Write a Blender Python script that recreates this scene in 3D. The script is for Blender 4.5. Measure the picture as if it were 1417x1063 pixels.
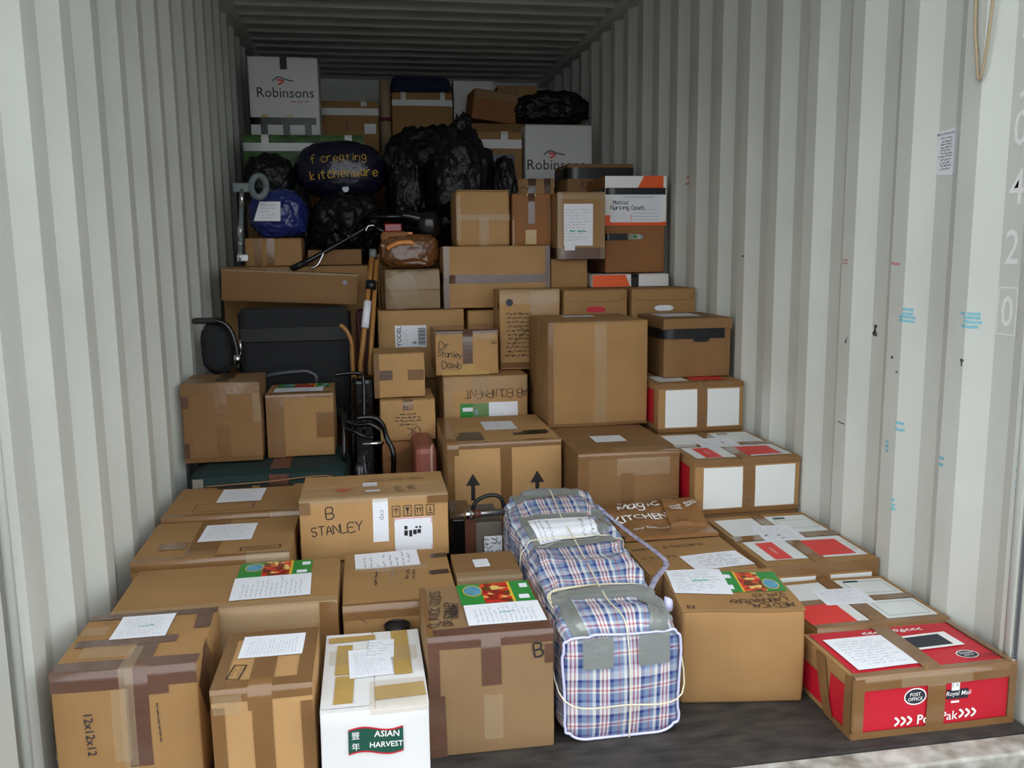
import bpy, bmesh, math, random
from mathutils import Vector, Matrix, noise, Euler

random.seed(7)
for o in list(bpy.data.objects): bpy.data.objects.remove(o)
SC = bpy.context.scene
COL = SC.collection
R = math.radians

# ------------------------------------------------------------------ camera
CAM_LOC = Vector((0.745, -1.78, 1.2005)); YAW, PITCH, ROLL, FPX = 0.1663, 0.1519, -0.0118, 1207.9
cam = bpy.data.cameras.new('camera'); cob = bpy.data.objects.new('camera', cam); COL.objects.link(cob)
cam.sensor_fit = 'HORIZONTAL'; cam.sensor_width = 36.0; cam.lens = 36.0 * FPX / 1417.0; cam.clip_start = 0.02
_f = Vector((math.sin(YAW)*math.cos(PITCH), math.cos(YAW)*math.cos(PITCH), -math.sin(PITCH)))
_r = Vector((math.cos(YAW), -math.sin(YAW), 0)); _u = _r.cross(_f)
_r2 = math.cos(ROLL)*_r + math.sin(ROLL)*_u; _u2 = -math.sin(ROLL)*_r + math.cos(ROLL)*_u
M3 = Matrix((_r2, _u2, -_f)).transposed()
cob.matrix_world = Matrix.Translation(CAM_LOC) @ M3.to_4x4()
SC.camera = cob

# ------------------------------------------------------------------ open sky (the only light), exposure
world = bpy.data.worlds.new('sky'); SC.world = world; world.use_nodes = True
bg = world.node_tree.nodes['Background']; bg.inputs[0].default_value = (0.90, 0.96, 1.0, 1); bg.inputs[1].default_value = 2.5
SC.view_settings.view_transform = 'Standard'; SC.view_settings.look = 'None'
SC.view_settings.gamma = 1; SC.view_settings.use_curve_mapping = False; SC.view_settings.exposure = 0.0

# ------------------------------------------------------------------ materials
def lin(r, g, b):
    f = lambda c: (c/255/12.92) if c/255 <= 0.04045 else ((c/255+0.055)/1.055)**2.4
    return (f(r), f(g), f(b), 1)
MATS = {}
def mat(name, rgb, rough=0.6, metal=0.0, var=0.0, vscale=6.0, bump=0.0, bscale=60.0, alpha=1.0, stretch=(1, 1, 1), rgb2=None, spec=0.5, coat=0.0, bdist=0.002):
    if name in MATS: return MATS[name]
    m = bpy.data.materials.new(name); m.use_nodes = True; nt = m.node_tree; b = nt.nodes['Principled BSDF']
    c = lin(*rgb); b.inputs['Base Color'].default_value = c; b.inputs['Roughness'].default_value = rough
    b.inputs['Metallic'].default_value = metal; b.inputs['Alpha'].default_value = alpha
    b.inputs['Specular IOR Level'].default_value = spec
    if coat: b.inputs['Coat Weight'].default_value = coat; b.inputs['Coat Roughness'].default_value = 0.12
    if var or bump:
        tc = nt.nodes.new('ShaderNodeTexCoord'); mp = nt.nodes.new('ShaderNodeMapping'); mp.inputs['Scale'].default_value = stretch
        nt.links.new(tc.outputs['Object'], mp.inputs[0])
    if var:
        n = nt.nodes.new('ShaderNodeTexNoise'); n.inputs['Scale'].default_value = vscale; n.inputs['Detail'].default_value = 6
        nt.links.new(mp.outputs[0], n.inputs['Vector'])
        cr = nt.nodes.new('ShaderNodeValToRGB'); cr.color_ramp.elements[0].position = 0.3; cr.color_ramp.elements[1].position = 0.7
        d = lin(*rgb2) if rgb2 else tuple(x*(1-var) for x in c[:3])+(1,)
        cr.color_ramp.elements[0].color = d; cr.color_ramp.elements[1].color = c
        nt.links.new(n.outputs['Fac'], cr.inputs[0]); nt.links.new(cr.outputs[0], b.inputs['Base Color'])
    if bump:
        n2 = nt.nodes.new('ShaderNodeTexNoise'); n2.inputs['Scale'].default_value = bscale; n2.inputs['Detail'].default_value = 4
        nt.links.new(mp.outputs[0], n2.inputs['Vector'])
        bp = nt.nodes.new('ShaderNodeBump'); bp.inputs['Strength'].default_value = bump; bp.inputs['Distance'].default_value = bdist
        nt.links.new(n2.outputs['Fac'], bp.inputs['Height']); nt.links.new(bp.outputs[0], b.inputs['Normal'])
    MATS[name] = m
    return m
def cardboard(name, rgb):
    if name in MATS: return MATS[name]
    m = mat(name, rgb, rough=0.72, var=0.16, vscale=5.0, spec=0.3)
    nt = m.node_tree; b = nt.nodes['Principled BSDF']
    tc = nt.nodes['Texture Coordinate']
    # faint flutes of the corrugated board plus fibre
    wv = nt.nodes.new('ShaderNodeTexWave'); wv.wave_type = 'BANDS'; wv.bands_direction = 'DIAGONAL'
    wv.inputs['Scale'].default_value = 28; wv.inputs['Distortion'].default_value = 1.2
    mp = nt.nodes.new('ShaderNodeMapping'); mp.inputs['Scale'].default_value = (1, 1, 0.02)
    nt.links.new(tc.outputs['Object'], mp.inputs[0]); nt.links.new(mp.outputs[0], wv.inputs['Vector'])
    n = nt.nodes.new('ShaderNodeTexNoise'); n.inputs['Scale'].default_value = 14; n.inputs['Detail'].default_value = 5
    nt.links.new(tc.outputs['Object'], n.inputs['Vector'])
    ad = nt.nodes.new('ShaderNodeMath'); ad.operation = 'MULTIPLY_ADD'; ad.inputs[1].default_value = 0.12
    nt.links.new(wv.outputs['Fac'], ad.inputs[0]); nt.links.new(n.outputs['Fac'], ad.inputs[2])
    bp = nt.nodes.new('ShaderNodeBump'); bp.inputs['Strength'].default_value = 0.35; bp.inputs['Distance'].default_value = 0.004
    nt.links.new(ad.outputs[0], bp.inputs['Height']); nt.links.new(bp.outputs[0], b.inputs['Normal'])
    return m
KR = {'mid': cardboard('cardboard_brown', (166, 126, 80)), 'pale': cardboard('cardboard_pale', (188, 146, 96)),
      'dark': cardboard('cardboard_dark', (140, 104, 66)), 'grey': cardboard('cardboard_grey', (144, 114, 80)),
      'red': cardboard('cardboard_reddish', (158, 106, 64)),
      'white': mat('cardboard_white', (226, 224, 222), rough=0.6, var=0.08, vscale=4, bump=0.2, bscale=12)}
TAPE = mat('brown_tape', (104, 74, 60), rough=0.14, var=0.2, vscale=9, bump=0.4, bscale=60, stretch=(1, 1, 3), coat=0.3)
TAPE2 = mat('tan_tape', (132, 96, 60), rough=0.15, var=0.15, vscale=9, bump=0.4, bscale=50, coat=0.3)
CLEAR = mat('clear_tape', (206, 184, 150), rough=0.1, alpha=0.24, bump=0.3, bscale=80, stretch=(1, 3, 1), coat=0.6)
MASK = mat('yellow_tape', (192, 158, 92), rough=0.25, var=0.12, vscale=20, bump=0.2, bscale=60, coat=0.3)
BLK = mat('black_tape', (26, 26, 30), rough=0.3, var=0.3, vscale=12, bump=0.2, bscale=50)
WTAPE = mat('white_tape', (222, 222, 220), rough=0.4, var=0.06)
PAPER = mat('white_paper', (235, 236, 242), rough=0.55, var=0.04, vscale=10)
INK = mat('black_ink', (30, 28, 30), rough=0.6)
INKG = mat('grey_ink', (138, 140, 156), rough=0.6)
INKT = mat('green_ink', (70, 170, 150), rough=0.6)
RED = mat('red_print', (196, 24, 44), rough=0.45, var=0.06)
REDB = mat('bright_red_print', (222, 48, 44), rough=0.45)
ORANGE = mat('orange_print', (240, 92, 28), rough=0.45)
GREEN = mat('green_print', (40, 140, 60), rough=0.35, var=0.12, vscale=20)
DGREEN = mat('dark_green_print', (24, 78, 62), rough=0.5)
YEL = mat('yellow_print', (226, 180, 50), rough=0.4)
TEAL = mat('blue_print', (96, 168, 196), rough=0.4, var=0.4, vscale=40)
NAVY = mat('navy_print', (36, 40, 52), rough=0.5)
WPRINT = mat('white_print', (240, 238, 235), rough=0.5)
FRUIT = mat('fruit_picture', (206, 44, 30), rough=0.3, var=0.9, vscale=38, rgb2=(120, 92, 40))
_nt = FRUIT.node_tree; _vo = _nt.nodes.new('ShaderNodeTexVoronoi'); _vo.inputs['Scale'].default_value = 58; _nt.links.new(_nt.nodes['Texture Coordinate'].outputs['Object'], _vo.inputs['Vector'])
_cr = _nt.nodes.new('ShaderNodeValToRGB'); _cr.color_ramp.interpolation = 'CONSTANT'; _cr.color_ramp.elements[0].color = lin(150, 30, 24); _cr.color_ramp.elements[1].position = .85; _cr.color_ramp.elements[1].color = lin(232, 190, 110)
for _p, _c in ((.22, (206, 44, 30)), (.42, (92, 62, 24)), (.55, (224, 84, 34)), (.7, (120, 34, 22))): _e = _cr.color_ramp.elements.new(_p); _e.color = lin(*_c)
_sx = _nt.nodes.new('ShaderNodeSeparateColor'); _nt.links.new(_vo.outputs['Color'], _sx.inputs[0]); _nt.links.new(_sx.outputs[0], _cr.inputs[0]); _nt.links.new(_cr.outputs[0], _nt.nodes['Principled BSDF'].inputs['Base Color'])
GREYPANEL = mat('pale_print_panel', (226, 228, 226), rough=0.45, var=0.03)
PLASTIC_BLK = mat('black_plastic_bag', (20, 20, 22), rough=0.34, bump=0.9, bscale=34, bdist=0.012, spec=0.35)
RUBBER = mat('black_rubber', (20, 20, 22), rough=0.5)
GLOSSBLK = mat('black_gloss', (12, 12, 13), rough=0.15)
FABRIC_BLK = mat('black_fabric', (26, 27, 30), rough=0.85, bump=0.3, bscale=300)
CHROME = mat('chrome', (215, 215, 215), rough=0.12, metal=1.0)
STEEL = mat('brushed_steel', (150, 148, 145), rough=0.3, metal=1.0)
GREYPL = mat('grey_plastic', (112, 122, 122), rough=0.45)
WOOD = mat('pole_wood', (178, 124, 62), rough=0.5, var=0.35, vscale=12, stretch=(1, 1, .08))
BLUEBAG = mat('blue_plastic', (40, 52, 120), rough=0.18, var=0.3, vscale=14, bump=0.7, bscale=30, bdist=0.01)
NAVYBAG = mat('navy_plastic_bag', (22, 22, 44), rough=0.25, bump=0.5, bscale=24, bdist=0.01)
GREENFAB = mat('dark_green_canvas', (18, 46, 44), rough=0.8, var=0.2, vscale=30, bump=0.3, bscale=300)
LEATHER = mat('brown_leather', (104, 58, 38), rough=0.45, var=0.3, vscale=20)
PINKFAB = mat('dusky_pink_leather', (150, 84, 70), rough=0.5, var=0.2, vscale=10)
DUCT = mat('grey_duct_tape', (156, 160, 156), rough=0.25, metal=0.4, bump=0.5, bscale=30, bdist=0.006)
STRING = mat('cream_string', (226, 216, 188), rough=0.8)
ROPE = mat('tan_rope', (176, 158, 128), rough=0.9)

# ------------------------------------------------------------------ generic helpers
def link(o, parent=None):
    COL.objects.link(o)
    if parent: o.parent = parent
    return o
def mobj(name, verts, faces, m, parent=None, smooth=False, kind=None):
    me = bpy.data.meshes.new(name); me.from_pydata([tuple(v) for v in verts], [], faces); me.update()
    if m: me.materials.append(m)
    if smooth: me.polygons.foreach_set('use_smooth', [True]*len(me.polygons))
    o = bpy.data.objects.new(name, me); link(o, parent)
    if kind: o['kind'] = kind
    return o
def tag(o, label, cat, group=None):
    o['label'] = label; o['category'] = cat
    if group: o['group'] = group
    return o
def empty(name, loc, rot=(0, 0, 0), label=None, cat=None, group=None):
    o = bpy.data.objects.new(name, None); o.empty_display_size = 0.05; link(o); o.location = loc; o.rotation_euler = rot
    if label: tag(o, label, cat, group)
    return o
def bevel(o, w, seg=2, ang=40):
    b = o.modifiers.new('bevel', 'BEVEL'); b.width = w; b.segments = seg; b.limit_method = 'ANGLE'; b.angle_limit = R(ang); return o
def boxv(x0, y0, z0, x1, y1, z1):
    return [(x0,y0,z0),(x1,y0,z0),(x1,y1,z0),(x0,y1,z0),(x0,y0,z1),(x1,y0,z1),(x1,y1,z1),(x0,y1,z1)], [(0,3,2,1),(4,5,6,7),(0,1,5,4),(1,2,6,5),(2,3,7,6),(3,0,4,7)]
def slab(name, x0, y0, z0, x1, y1, z1, m, parent=None, bv=0.0, kind=None):
    v, f = boxv(x0, y0, z0, x1, y1, z1); o = mobj(name, v, f, m, parent, kind=kind)
    if bv: bevel(o, bv)
    return o
def smooth_path(pts, n=6):
    P = [Vector(p) for p in pts]; out = []
    for i in range(len(P)-1):
        p0 = P[max(i-1, 0)]; p1 = P[i]; p2 = P[i+1]; p3 = P[min(i+2, len(P)-1)]
        for k in range(n):
            t = k/n
            out.append(0.5*((2*p1)+(p2-p0)*t+(2*p0-5*p1+4*p2-p3)*t*t+(3*p1-p0-3*p2+p3)*t**3))
    out.append(P[-1]); return out
def tube(name, pts, r, m, parent=None, n=10, smooth=6, close=False, r1=None, flat=1.0):
    P = smooth_path(pts, smooth) if smooth else [Vector(p) for p in pts]
    V = []; F = []; prev = None
    for i, p in enumerate(P):
        a = P[max(i-1, 0)]; b = P[min(i+1, len(P)-1)]; t = (b-a).normalized()
        if prev is None:
            ref = Vector((0, 0, 1)) if abs(t.z) < .9 else Vector((1, 0, 0)); nx = t.cross(ref).normalized()
        else: nx = (prev - t*prev.dot(t)).normalized()
        prev = nx; ny = t.cross(nx)
        rr = r if r1 is None else r+(r1-r)*i/(len(P)-1)
        for k in range(n):
            a_ = 2*math.pi*k/n; V.append(p + nx*math.cos(a_)*rr + ny*math.sin(a_)*rr*flat)
    for i in range(len(P)-1):
        for k in range(n):
            F.append((i*n+k, i*n+(k+1) % n, (i+1)*n+(k+1) % n, (i+1)*n+k))
    F.append(tuple(range(n))[::-1]); F.append(tuple((len(P)-1)*n+k for k in range(n)))
    return mobj(name, V, F, m, parent, smooth=True)
def blob(name, c, rad, m, parent=None, amp=.1, freq=2.0, seed=0, sub=5, sq=1.0, crease=0.0, flat=None):
    bm = bmesh.new(); bmesh.ops.create_icosphere(bm, subdivisions=sub, radius=1.0)
    s = Vector((seed*3.1, seed*7.7, seed*1.3))
    for v in bm.verts:
        d = v.co.normalized()
        if sq != 1.0: d = Vector([math.copysign(abs(x)**sq, x) for x in d])
        k = 1 + amp*noise.fractal(v.co*freq+s, 0.9, 2.1, 4)
        if crease: k += crease*(abs(noise.noise(v.co*freq*2.3+s))-0.25) + crease*.6*(abs(noise.noise(v.co*freq*5.1+s))-.2)
        p = Vector((d.x*rad[0]*k, d.y*rad[1]*k, d.z*rad[2]*k))
        p += Vector(c)
        if flat is not None and p.z < flat: p.z = flat+.1*(p.z-flat)*0
        v.co = p
    me = bpy.data.meshes.new(name); bm.to_mesh(me); bm.free(); me.materials.append(m)
    me.polygons.foreach_set('use_smooth', [True]*len(me.polygons))
    return link(bpy.data.objects.new(name, me), parent)

# ------------------------------------------------------------------ lettering
GL = {'A':"0,0 2,6 4,0;.7,2.2 3.3,2.2",'B':"0,0 0,6 2.6,6 3.4,5 2.6,3.3 0,3.1;2.6,3.3 3.8,1.8 2.8,0 0,0",'C':"4,5 2.5,6 .8,5 0,3 .8,.8 2.5,0 4,1",
'D':"0,0 0,6 2.4,5.6 4,3 2.4,.3 0,0",'E':"4,6 0,6 0,0 4,0;0,3 3,3",'G':"4,5 2.5,6 .8,5 0,3 .8,.8 2.5,0 4,1 4,2.8 2.4,2.8",'I':"2,0 2,6",'K':"0,0 0,6;4,6 0,2.8 4,0",
'L':"0,6 0,0 3.6,0",'M':"0,0 .4,6 2,2 3.6,6 4,0",'N':"0,0 0,6 4,0 4,6",'O':"2,6 .4,5 0,3 .5,.8 2,0 3.5,.8 4,3 3.6,5 2,6",'P':"0,0 0,6 2.8,6 3.8,4.6 2.8,3.1 0,3",
'Q':"2,6 .4,5 0,3 .5,.8 2,0 3.5,.8 4,3 3.6,5 2,6;2.4,1.6 4.2,-.6",'R':"0,0 0,6 2.8,6 3.8,4.6 2.8,3.1 0,3;1.6,3 4,0",'S':"3.8,5.2 2.2,6 .4,5 .8,3.6 3.2,2.6 3.7,1.2 2,0 .1,.8",
'T':"2,0 2,6;-.2,6 4.2,6",'U':"0,6 0,1.4 1.2,0 2.8,0 4,1.4 4,6",'W':"0,6 1,0 2,4 3,0 4,6",'Y':"0,6 2,3 4,6;2,3 1.4,0",'F':"0,0 0,6 4,6;0,3 3,3",'H':"0,0 0,6;4,0 4,6;0,3 4,3",
'a':"3,3.4 1.6,4 .3,2.8 .4,.8 1.8,0 3,1.4 3.1,3.8 3.3,.3 4,0",'b':"0,6 0,0 2,0 3.2,1.6 2.2,3.4 0,2.8",'c':"3.4,3.4 1.8,4 .2,2.4 .8,.4 2.2,0 3.6,.8",'d':"3,6 3,0;3,3.2 1.4,3.8 .2,2 1,.1 3,.8",'e':"0.3,2 3.2,2.4 2.4,3.9 .8,3.6 .1,1.6 1.4,0 3.4,.8",
'f':"3.4,5.6 2.2,6 1.4,4.6 1.4,0;0,3.2 3,3.2",'g':"3,3.4 1.4,4 .3,2.2 1.4,.4 3,1.2 3,3.8 3,-1.4 1.4,-2.2 .2,-1.4",'h':"0,6 0,0;0,2.6 1.6,4 3,3 3,0",'i':"1.4,3.8 1.4,0;1.4,5 1.5,5.3",'k':"0,6 0,0;2.8,4 0,1.8 3,0",'l':"1.2,6 1.2,.4 2,0",
'm':"0,0 0,4;0,2.8 1,4 2,3 2,0;2,2.8 3.2,4 4,3 4,0",'n':"0,0 0,4;0,2.8 1.6,4 3,3 3,0",'o':"1.6,4 .2,2.4 1,.2 2.4,.2 3.3,2 1.6,4",'p':"0,3.8 0,-2;0,3 1.8,4 3.2,2.4 2,.4 0,.8",'r':"0,4 0,0;0,2.4 1.2,3.8 2.6,3.8",'s':"2.8,3.4 1.4,4 .4,3 2.4,1.6 2.6,.6 1.2,0 0,.6",
't':"1.4,5.6 1.4,.6 2.6,0;0,3.8 3,3.8",'u':"0,4 0,1 1.4,0 3,1.2 3,4 3.2,0",'w':"0,4 .8,0 2,3 3.2,0 4,4",'y':"0,4 1.6,.8;3.2,4 .6,-2",'1':"1,5 2,6 2,0",'2':"0,5 1.6,6 3.4,5 3,3.4 0,0 4,0",'-':"0,3 3,3",
"'":"1,6 .8,4.6",'x':"0,4 3,0;3,4 0,0"}
def stroke_shapes(text, size, rnd=None, wfac=.15, slant=0.0, gap=1.35):
    """single-stroke hand lettering -> list of polylines (2D, metres), origin at left baseline"""
    s = size/6.0; x = 0; out = []
    for ch in text:
        if ch == ' ': x += 3.2*s; continue
        j = (lambda: (rnd.random()-.5)*.5*s) if rnd else (lambda: 0)
        dy = (rnd.random()-.5)*.8*s if rnd else 0
        for st in GL.get(ch, GL.get(ch.upper(), "0,0 3,3")).split(';'):
            pts = [tuple(map(float, q.split(','))) for q in st.split()]
            out.append([(x+px*s+slant*py*s+j(), py*s+dy+j()) for px, py in pts])
        x += (2.6 if ch in 'iIl1' else 4)*s*gap
    return out, x
def ribbons(polys, w):
    V = []; F = []
    for pl in polys:
        if len(pl) > 2:
            sp = smooth_path([(a, b, 0) for a, b in pl], 3); pl = [(p.x, p.y) for p in sp]
        n = len(V)
        for i, p in enumerate(pl):
            a = pl[max(i-1, 0)]; b = pl[min(i+1, len(pl)-1)]
            dx, dy = b[0]-a[0], b[1]-a[1]; l = math.hypot(dx, dy) or 1
            V += [(p[0]-dy/l*w/2, p[1]+dx/l*w/2), (p[0]+dy/l*w/2, p[1]-dx/l*w/2)]
        for i in range(len(pl)-1): F.append((n+2*i, n+2*i+1, n+2*i+3, n+2*i+2))
    return V, F
_tc = {}
def font_shapes(text, size, bold=0.0, shear=0.0, xs=1.0):
    k = (text, bold, shear)
    if k not in _tc:
        cu = bpy.data.curves.new('tmp', 'FONT'); cu.body = text; cu.size = 1; cu.align_x = 'CENTER'; cu.align_y = 'CENTER'; cu.resolution_u = 2; cu.offset = bold; cu.shear = shear
        ob = bpy.data.objects.new('tmp', cu); COL.objects.link(ob); dg = bpy.context.evaluated_depsgraph_get()
        me = bpy.data.meshes.new_from_object(ob.evaluated_get(dg))
        _tc[k] = ([(v.co.x, v.co.y) for v in me.vertices], [tuple(p.vertices) for p in me.polygons])
        bpy.data.objects.remove(ob); bpy.data.meshes.remove(me); bpy.data.curves.remove(cu)
    V, F = _tc[k]
    return [(x*size*xs, y*size) for x, y in V], F
def centre(V):
    xs = [v[0] for v in V]; ys = [v[1] for v in V]; cx = (min(xs)+max(xs))/2; cy = (min(ys)+max(ys))/2
    return [(x-cx, y-cy) for x, y in V]
def poly2(pts): return pts, [tuple(range(len(pts)))]
def ellipse2(rx, ry, n=28): return poly2([(rx*math.cos(2*math.pi*i/n), ry*math.sin(2*math.pi*i/n)) for i in range(n)])
def frame2(w, h, t):
    a, b = w/2, h/2; c, d = a-t, b-t
    return [(-a,-b),(a,-b),(a,b),(-a,b),(-c,-d),(c,-d),(c,d),(-c,d)], [(0,1,5,4),(1,2,6,5),(2,3,7,6),(3,0,4,7)]
def scribble(w, rows, lh, rnd, amp=.35, fill=.9):
    pl = []
    for r_ in range(rows):
        x = 0; y = -r_*lh
        end = w*(fill-(.35*rnd.random() if r_ % 3 == 2 else .1*rnd.random()))
        while x < end:
            wl = lh*(.8+2*rnd.random()); n = max(3, int(wl/(lh*.22)))
            pl.append([(x+wl*i/n, y+lh*amp*(rnd.random()-.5)*(1.8 if rnd.random() < .2 else 1)) for i in range(n+1)])
            x += wl+lh*.5
    return pl

# ------------------------------------------------------------------ carton builder
class Carton:
    def __init__(s, name, label, x, y, w, d, z0, z1, yaw=0, tint='mid', bulge=.004, amp=.002, seam='x', lid=0, cat='box', group=None, seed=None, roll=0, pitch=0, m=None, rounded=.004):
        s.w, s.d, s.h = w, d, z1-z0; s.layer = 0; s.seed = seed if seed is not None else (abs(hash((round(x, 3), round(y, 3))))) % 97
        s.rnd = random.Random(int(s.seed*13+5)); s.bulge = bulge; s.amp = amp; s.lid = lid; s.tint = tint
        a = R(yaw); cx = x+math.cos(a)*w/2-math.sin(a)*d/2; cy = y+math.sin(a)*w/2+math.cos(a)*d/2
        s.root = empty(name, (cx, cy, z0), (R(pitch), R(roll), a), label, cat, group)
        mt = m or KR[tint]; s.mat = mt
        # body: subdivided box with board that bows and dents
        bm = bmesh.new(); bmesh.ops.create_cube(bm, size=1.0); bmesh.ops.subdivide_edges(bm, edges=bm.edges[:], cuts=5, use_grid_fill=True)
        top = s.h-.003 if not lid else s.h-.004
        for v in bm.verts:
            c = v.co; p = Vector((c.x*w, c.y*d, (c.z+.5)*top))
            for ax, sg, nn in ((1, -1, 'F'), (1, 1, 'B'), (0, -1, 'L'), (0, 1, 'R')):
                if abs(c[ax]-sg*.5) < 1e-4:
                    o_ = [i for i in range(3) if i != ax]; k = 1
                    for i in o_: k *= 1-(2*c[i])**2
                    p[ax] += sg*bulge*k
            v.co = p+s.nz(p)
        me = bpy.data.meshes.new('body'); bm.to_mesh(me); bm.free(); me.materials.append(mt)
        s.body = link(bpy.data.objects.new('body', me), s.root); bevel(s.body, rounded, 2, 50)
        s.body.data.polygons.foreach_set('use_smooth', [True]*len(me.polygons))
        if lid:
            e = .004; H = s.h
            bmx = bmesh.new(); v, f = boxv(-w/2-e, -d/2-e, H-lid, w/2+e, d/2+e, H); vs = [bmx.verts.new(q) for q in v]
            for q in f: bmx.faces.new([vs[i] for i in q])
            ml = bpy.data.meshes.new('lid'); bmx.to_mesh(ml); bmx.free(); ml.materials.append(mt)
            bevel(link(bpy.data.objects.new('lid', ml), s.root), .003)
        else:
            g = .0012
            for k in (0, 1):
                if seam == 'x': q = (0, 0, 1, .5-g/d) if k == 0 else (0, .5+g/d, 1, 1)
                else: q = (0, 0, .5-g/w, 1) if k == 0 else (.5+g/w, 0, 1, 1)
                s.flap(q)
    def nz(s, p):
        q = p*5.5+Vector((s.seed*1.7, s.seed*.9, s.seed*2.3)); return noise.noise_vector(q)*s.amp
    def P(s, face, u, v, off=0.0):
        w, d, h = s.w, s.d, s.h; k = s.bulge*(1-(2*u-1)**2)*(1-(2*v-1)**2); e = off+(.0045 if s.lid else 0)
        if face == 'F': p = Vector(((u-.5)*w, -d/2-k, v*h)); n = Vector((0, -1, 0))
        elif face == 'T': p = Vector(((u-.5)*w, (v-.5)*d, h)); n = Vector((0, 0, 1)); e = off+.0006
        elif face == 'L': p = Vector((-w/2-k, (.5-u)*d, v*h)); n = Vector((-1, 0, 0))
        else: p = Vector((w/2+k, (u-.5)*d, v*h)); n = Vector((1, 0, 0))
        return p+s.nz(p)+n*e
    def dim(s, face): return {'F': (s.w, s.h), 'T': (s.w, s.d), 'L': (s.d, s.h), 'R': (s.d, s.h)}[face]
    def grid(s, name, fn, nu, nv, m, parent=None):
        V = [fn(i/nu, j/nv) for j in range(nv+1) for i in range(nu+1)]
        F = [(j*(nu+1)+i, j*(nu+1)+i+1, (j+1)*(nu+1)+i+1, (j+1)*(nu+1)+i) for j in range(nv) for i in range(nu)]
        return mobj(name, V, F, m, parent or s.root, smooth=True)
    def flap(s, q):
        u0, v0, u1, v1 = q; n = 5
        V = []; F = []
        for off in (-.003, 0):
            for j in range(n+1):
                for i in range(n+1): V.append(s.P('T', u0+(u1-u0)*i/n, v0+(v1-v0)*j/n, off-.0006))
        m = n+1; N = m*m
        for j in range(n):
            for i in range(n):
                a = j*m+i; F.append((a, a+m, a+m+1, a+1)); b = N+a; F.append((b, b+1, b+m+1, b+m))
        for i in range(n):
            F.append((i, i+1, N+i+1, N+i)); a = n*m+i; F.append((a+1, a, N+a, N+a+1))
            a = i*m; F.append((a+m, a, N+a, N+a+m)); a = i*m+n; F.append((a, a+m, N+a+m, N+a))
        mobj('flap', V, F, s.mat, s.root)
    def off(s): s.layer += 1; return .0011+.00011*s.layer
    def patch(s, name, face, u0, v0, u1, v1, m, ang=0, parent=None, skew=0):
        W, H = s.dim(face); o = s.off(); cu, cv = (u0+u1)/2, (v0+v1)/2; hw, hh = (u1-u0)*W/2, (v1-v0)*H/2; a = R(ang)
        def fn(i, j):
            x = (2*i-1)*hw; y = (2*j-1)*hh; x += skew*y
            return s.P(face, cu+(x*math.cos(a)-y*math.sin(a))/W, cv+(x*math.sin(a)+y*math.cos(a))/H, o)
        return s.grid(name, fn, max(2, int(2*hw/.04)), max(2, int(2*hh/.04)), m, parent)
    def decal(s, name, face, u, v, shapes, m, ang=0, parent=None, center=True):
        V, F = shapes; V = centre(V) if center else V
        W, H = s.dim(face); o = s.off(); a = R(ang); out = []
        for x, y in V: out.append(s.P(face, u+(x*math.cos(a)-y*math.sin(a))/W, v+(x*math.sin(a)+y*math.cos(a))/H, o))
        return mobj(name, out, F, m, parent or s.root)
    def tapev(s, u0, u1, tv=1.0, fv=.7, m=None, name='packing_tape', sk=0):
        """tape lying on the top (from depth fraction tv) and folded down the front to height fraction fv"""
        m = m or TAPE; o = s.off(); pts = []
        if tv > 0: pts += [('T', tv*(1-i/6)) for i in range(6)]
        n = max(2, int((1-fv)*s.h/.04)); pts += [('e', 0)]+[('F', 1-(1-fv)*i/n) for i in range(1, n+1)]
        nu = 3
        def fn(i, j):
            f, v = pts[round(j*(len(pts)-1))]; u = u0+(u1-u0)*i
            if f == 'e': return s.P('T', u, 0, o)+Vector((0, -o-.0002, 0))
            return s.P(f, u+sk*(v if f == 'T' else 0), v, o)
        return s.grid(name, fn, nu, len(pts)-1, m)
    def tapeh(s, v0, v1, lu=None, ru=None, u0=0, u1=1, m=None, name='packing_tape', top=False):
        """tape across the front, optionally folded round the left (from lu) and right (to ru) sides"""
        m = m or TAPE; o = s.off(); pts = []
        if lu is not None: pts += [('L', lu+(1-lu)*i/4) for i in range(4)]+[('el', 0)]
        n = 6; pts += [('F', u0+(u1-u0)*i/n) for i in range(0 if lu is None else 1, n+1 if ru is None else n)]
        if ru is not None: pts += [('er', 0)]+[('R', ru*i/4) for i in range(1, 5)]
        def fn(i, j):
            f, u = pts[round(i*(len(pts)-1))]; v = v0+(v1-v0)*j
            if f == 'el': return s.P('F', 0, v, o)+Vector((-o, 0, 0))
            if f == 'er': return s.P('F', 1, v, o)+Vector((o, 0, 0))
            return s.P(f, u, v, o)
        return s.grid(name, fn, len(pts)-1, 2, m)
    def edge(s, m=None, tv=.12, fv=.85, u0=0, u1=1): return s.tapev(u0, u1, tv, fv, m)
    def hand(s, face, u, v, text, size, ang=0, m=None, w=None, name='handwriting', slant=0.0, parent=None, gap=1.35):
        pl, _ = stroke_shapes(text, size, s.rnd, slant=slant, gap=gap)
        return s.decal(name, face, u, v, ribbons(pl, w or size*.11), m or INK, ang, parent)
    def text(s, face, u, v, text, size, ang=0, m=None, bold=0.0, name='printed_lettering', parent=None, shear=0, xs=1.0):
        return s.decal(name, face, u, v, font_shapes(text, size, bold, shear, xs), m or INK, ang, parent)
    def scrib(s, face, u, v, w, rows, lh, ang=0, m=None, parent=None, wd=None, name='handwriting', amp=.38):
        return s.decal(name, face, u, v, ribbons(scribble(w, rows, lh, s.rnd, amp), wd or lh*.09), m or INKG, ang, parent)
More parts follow.
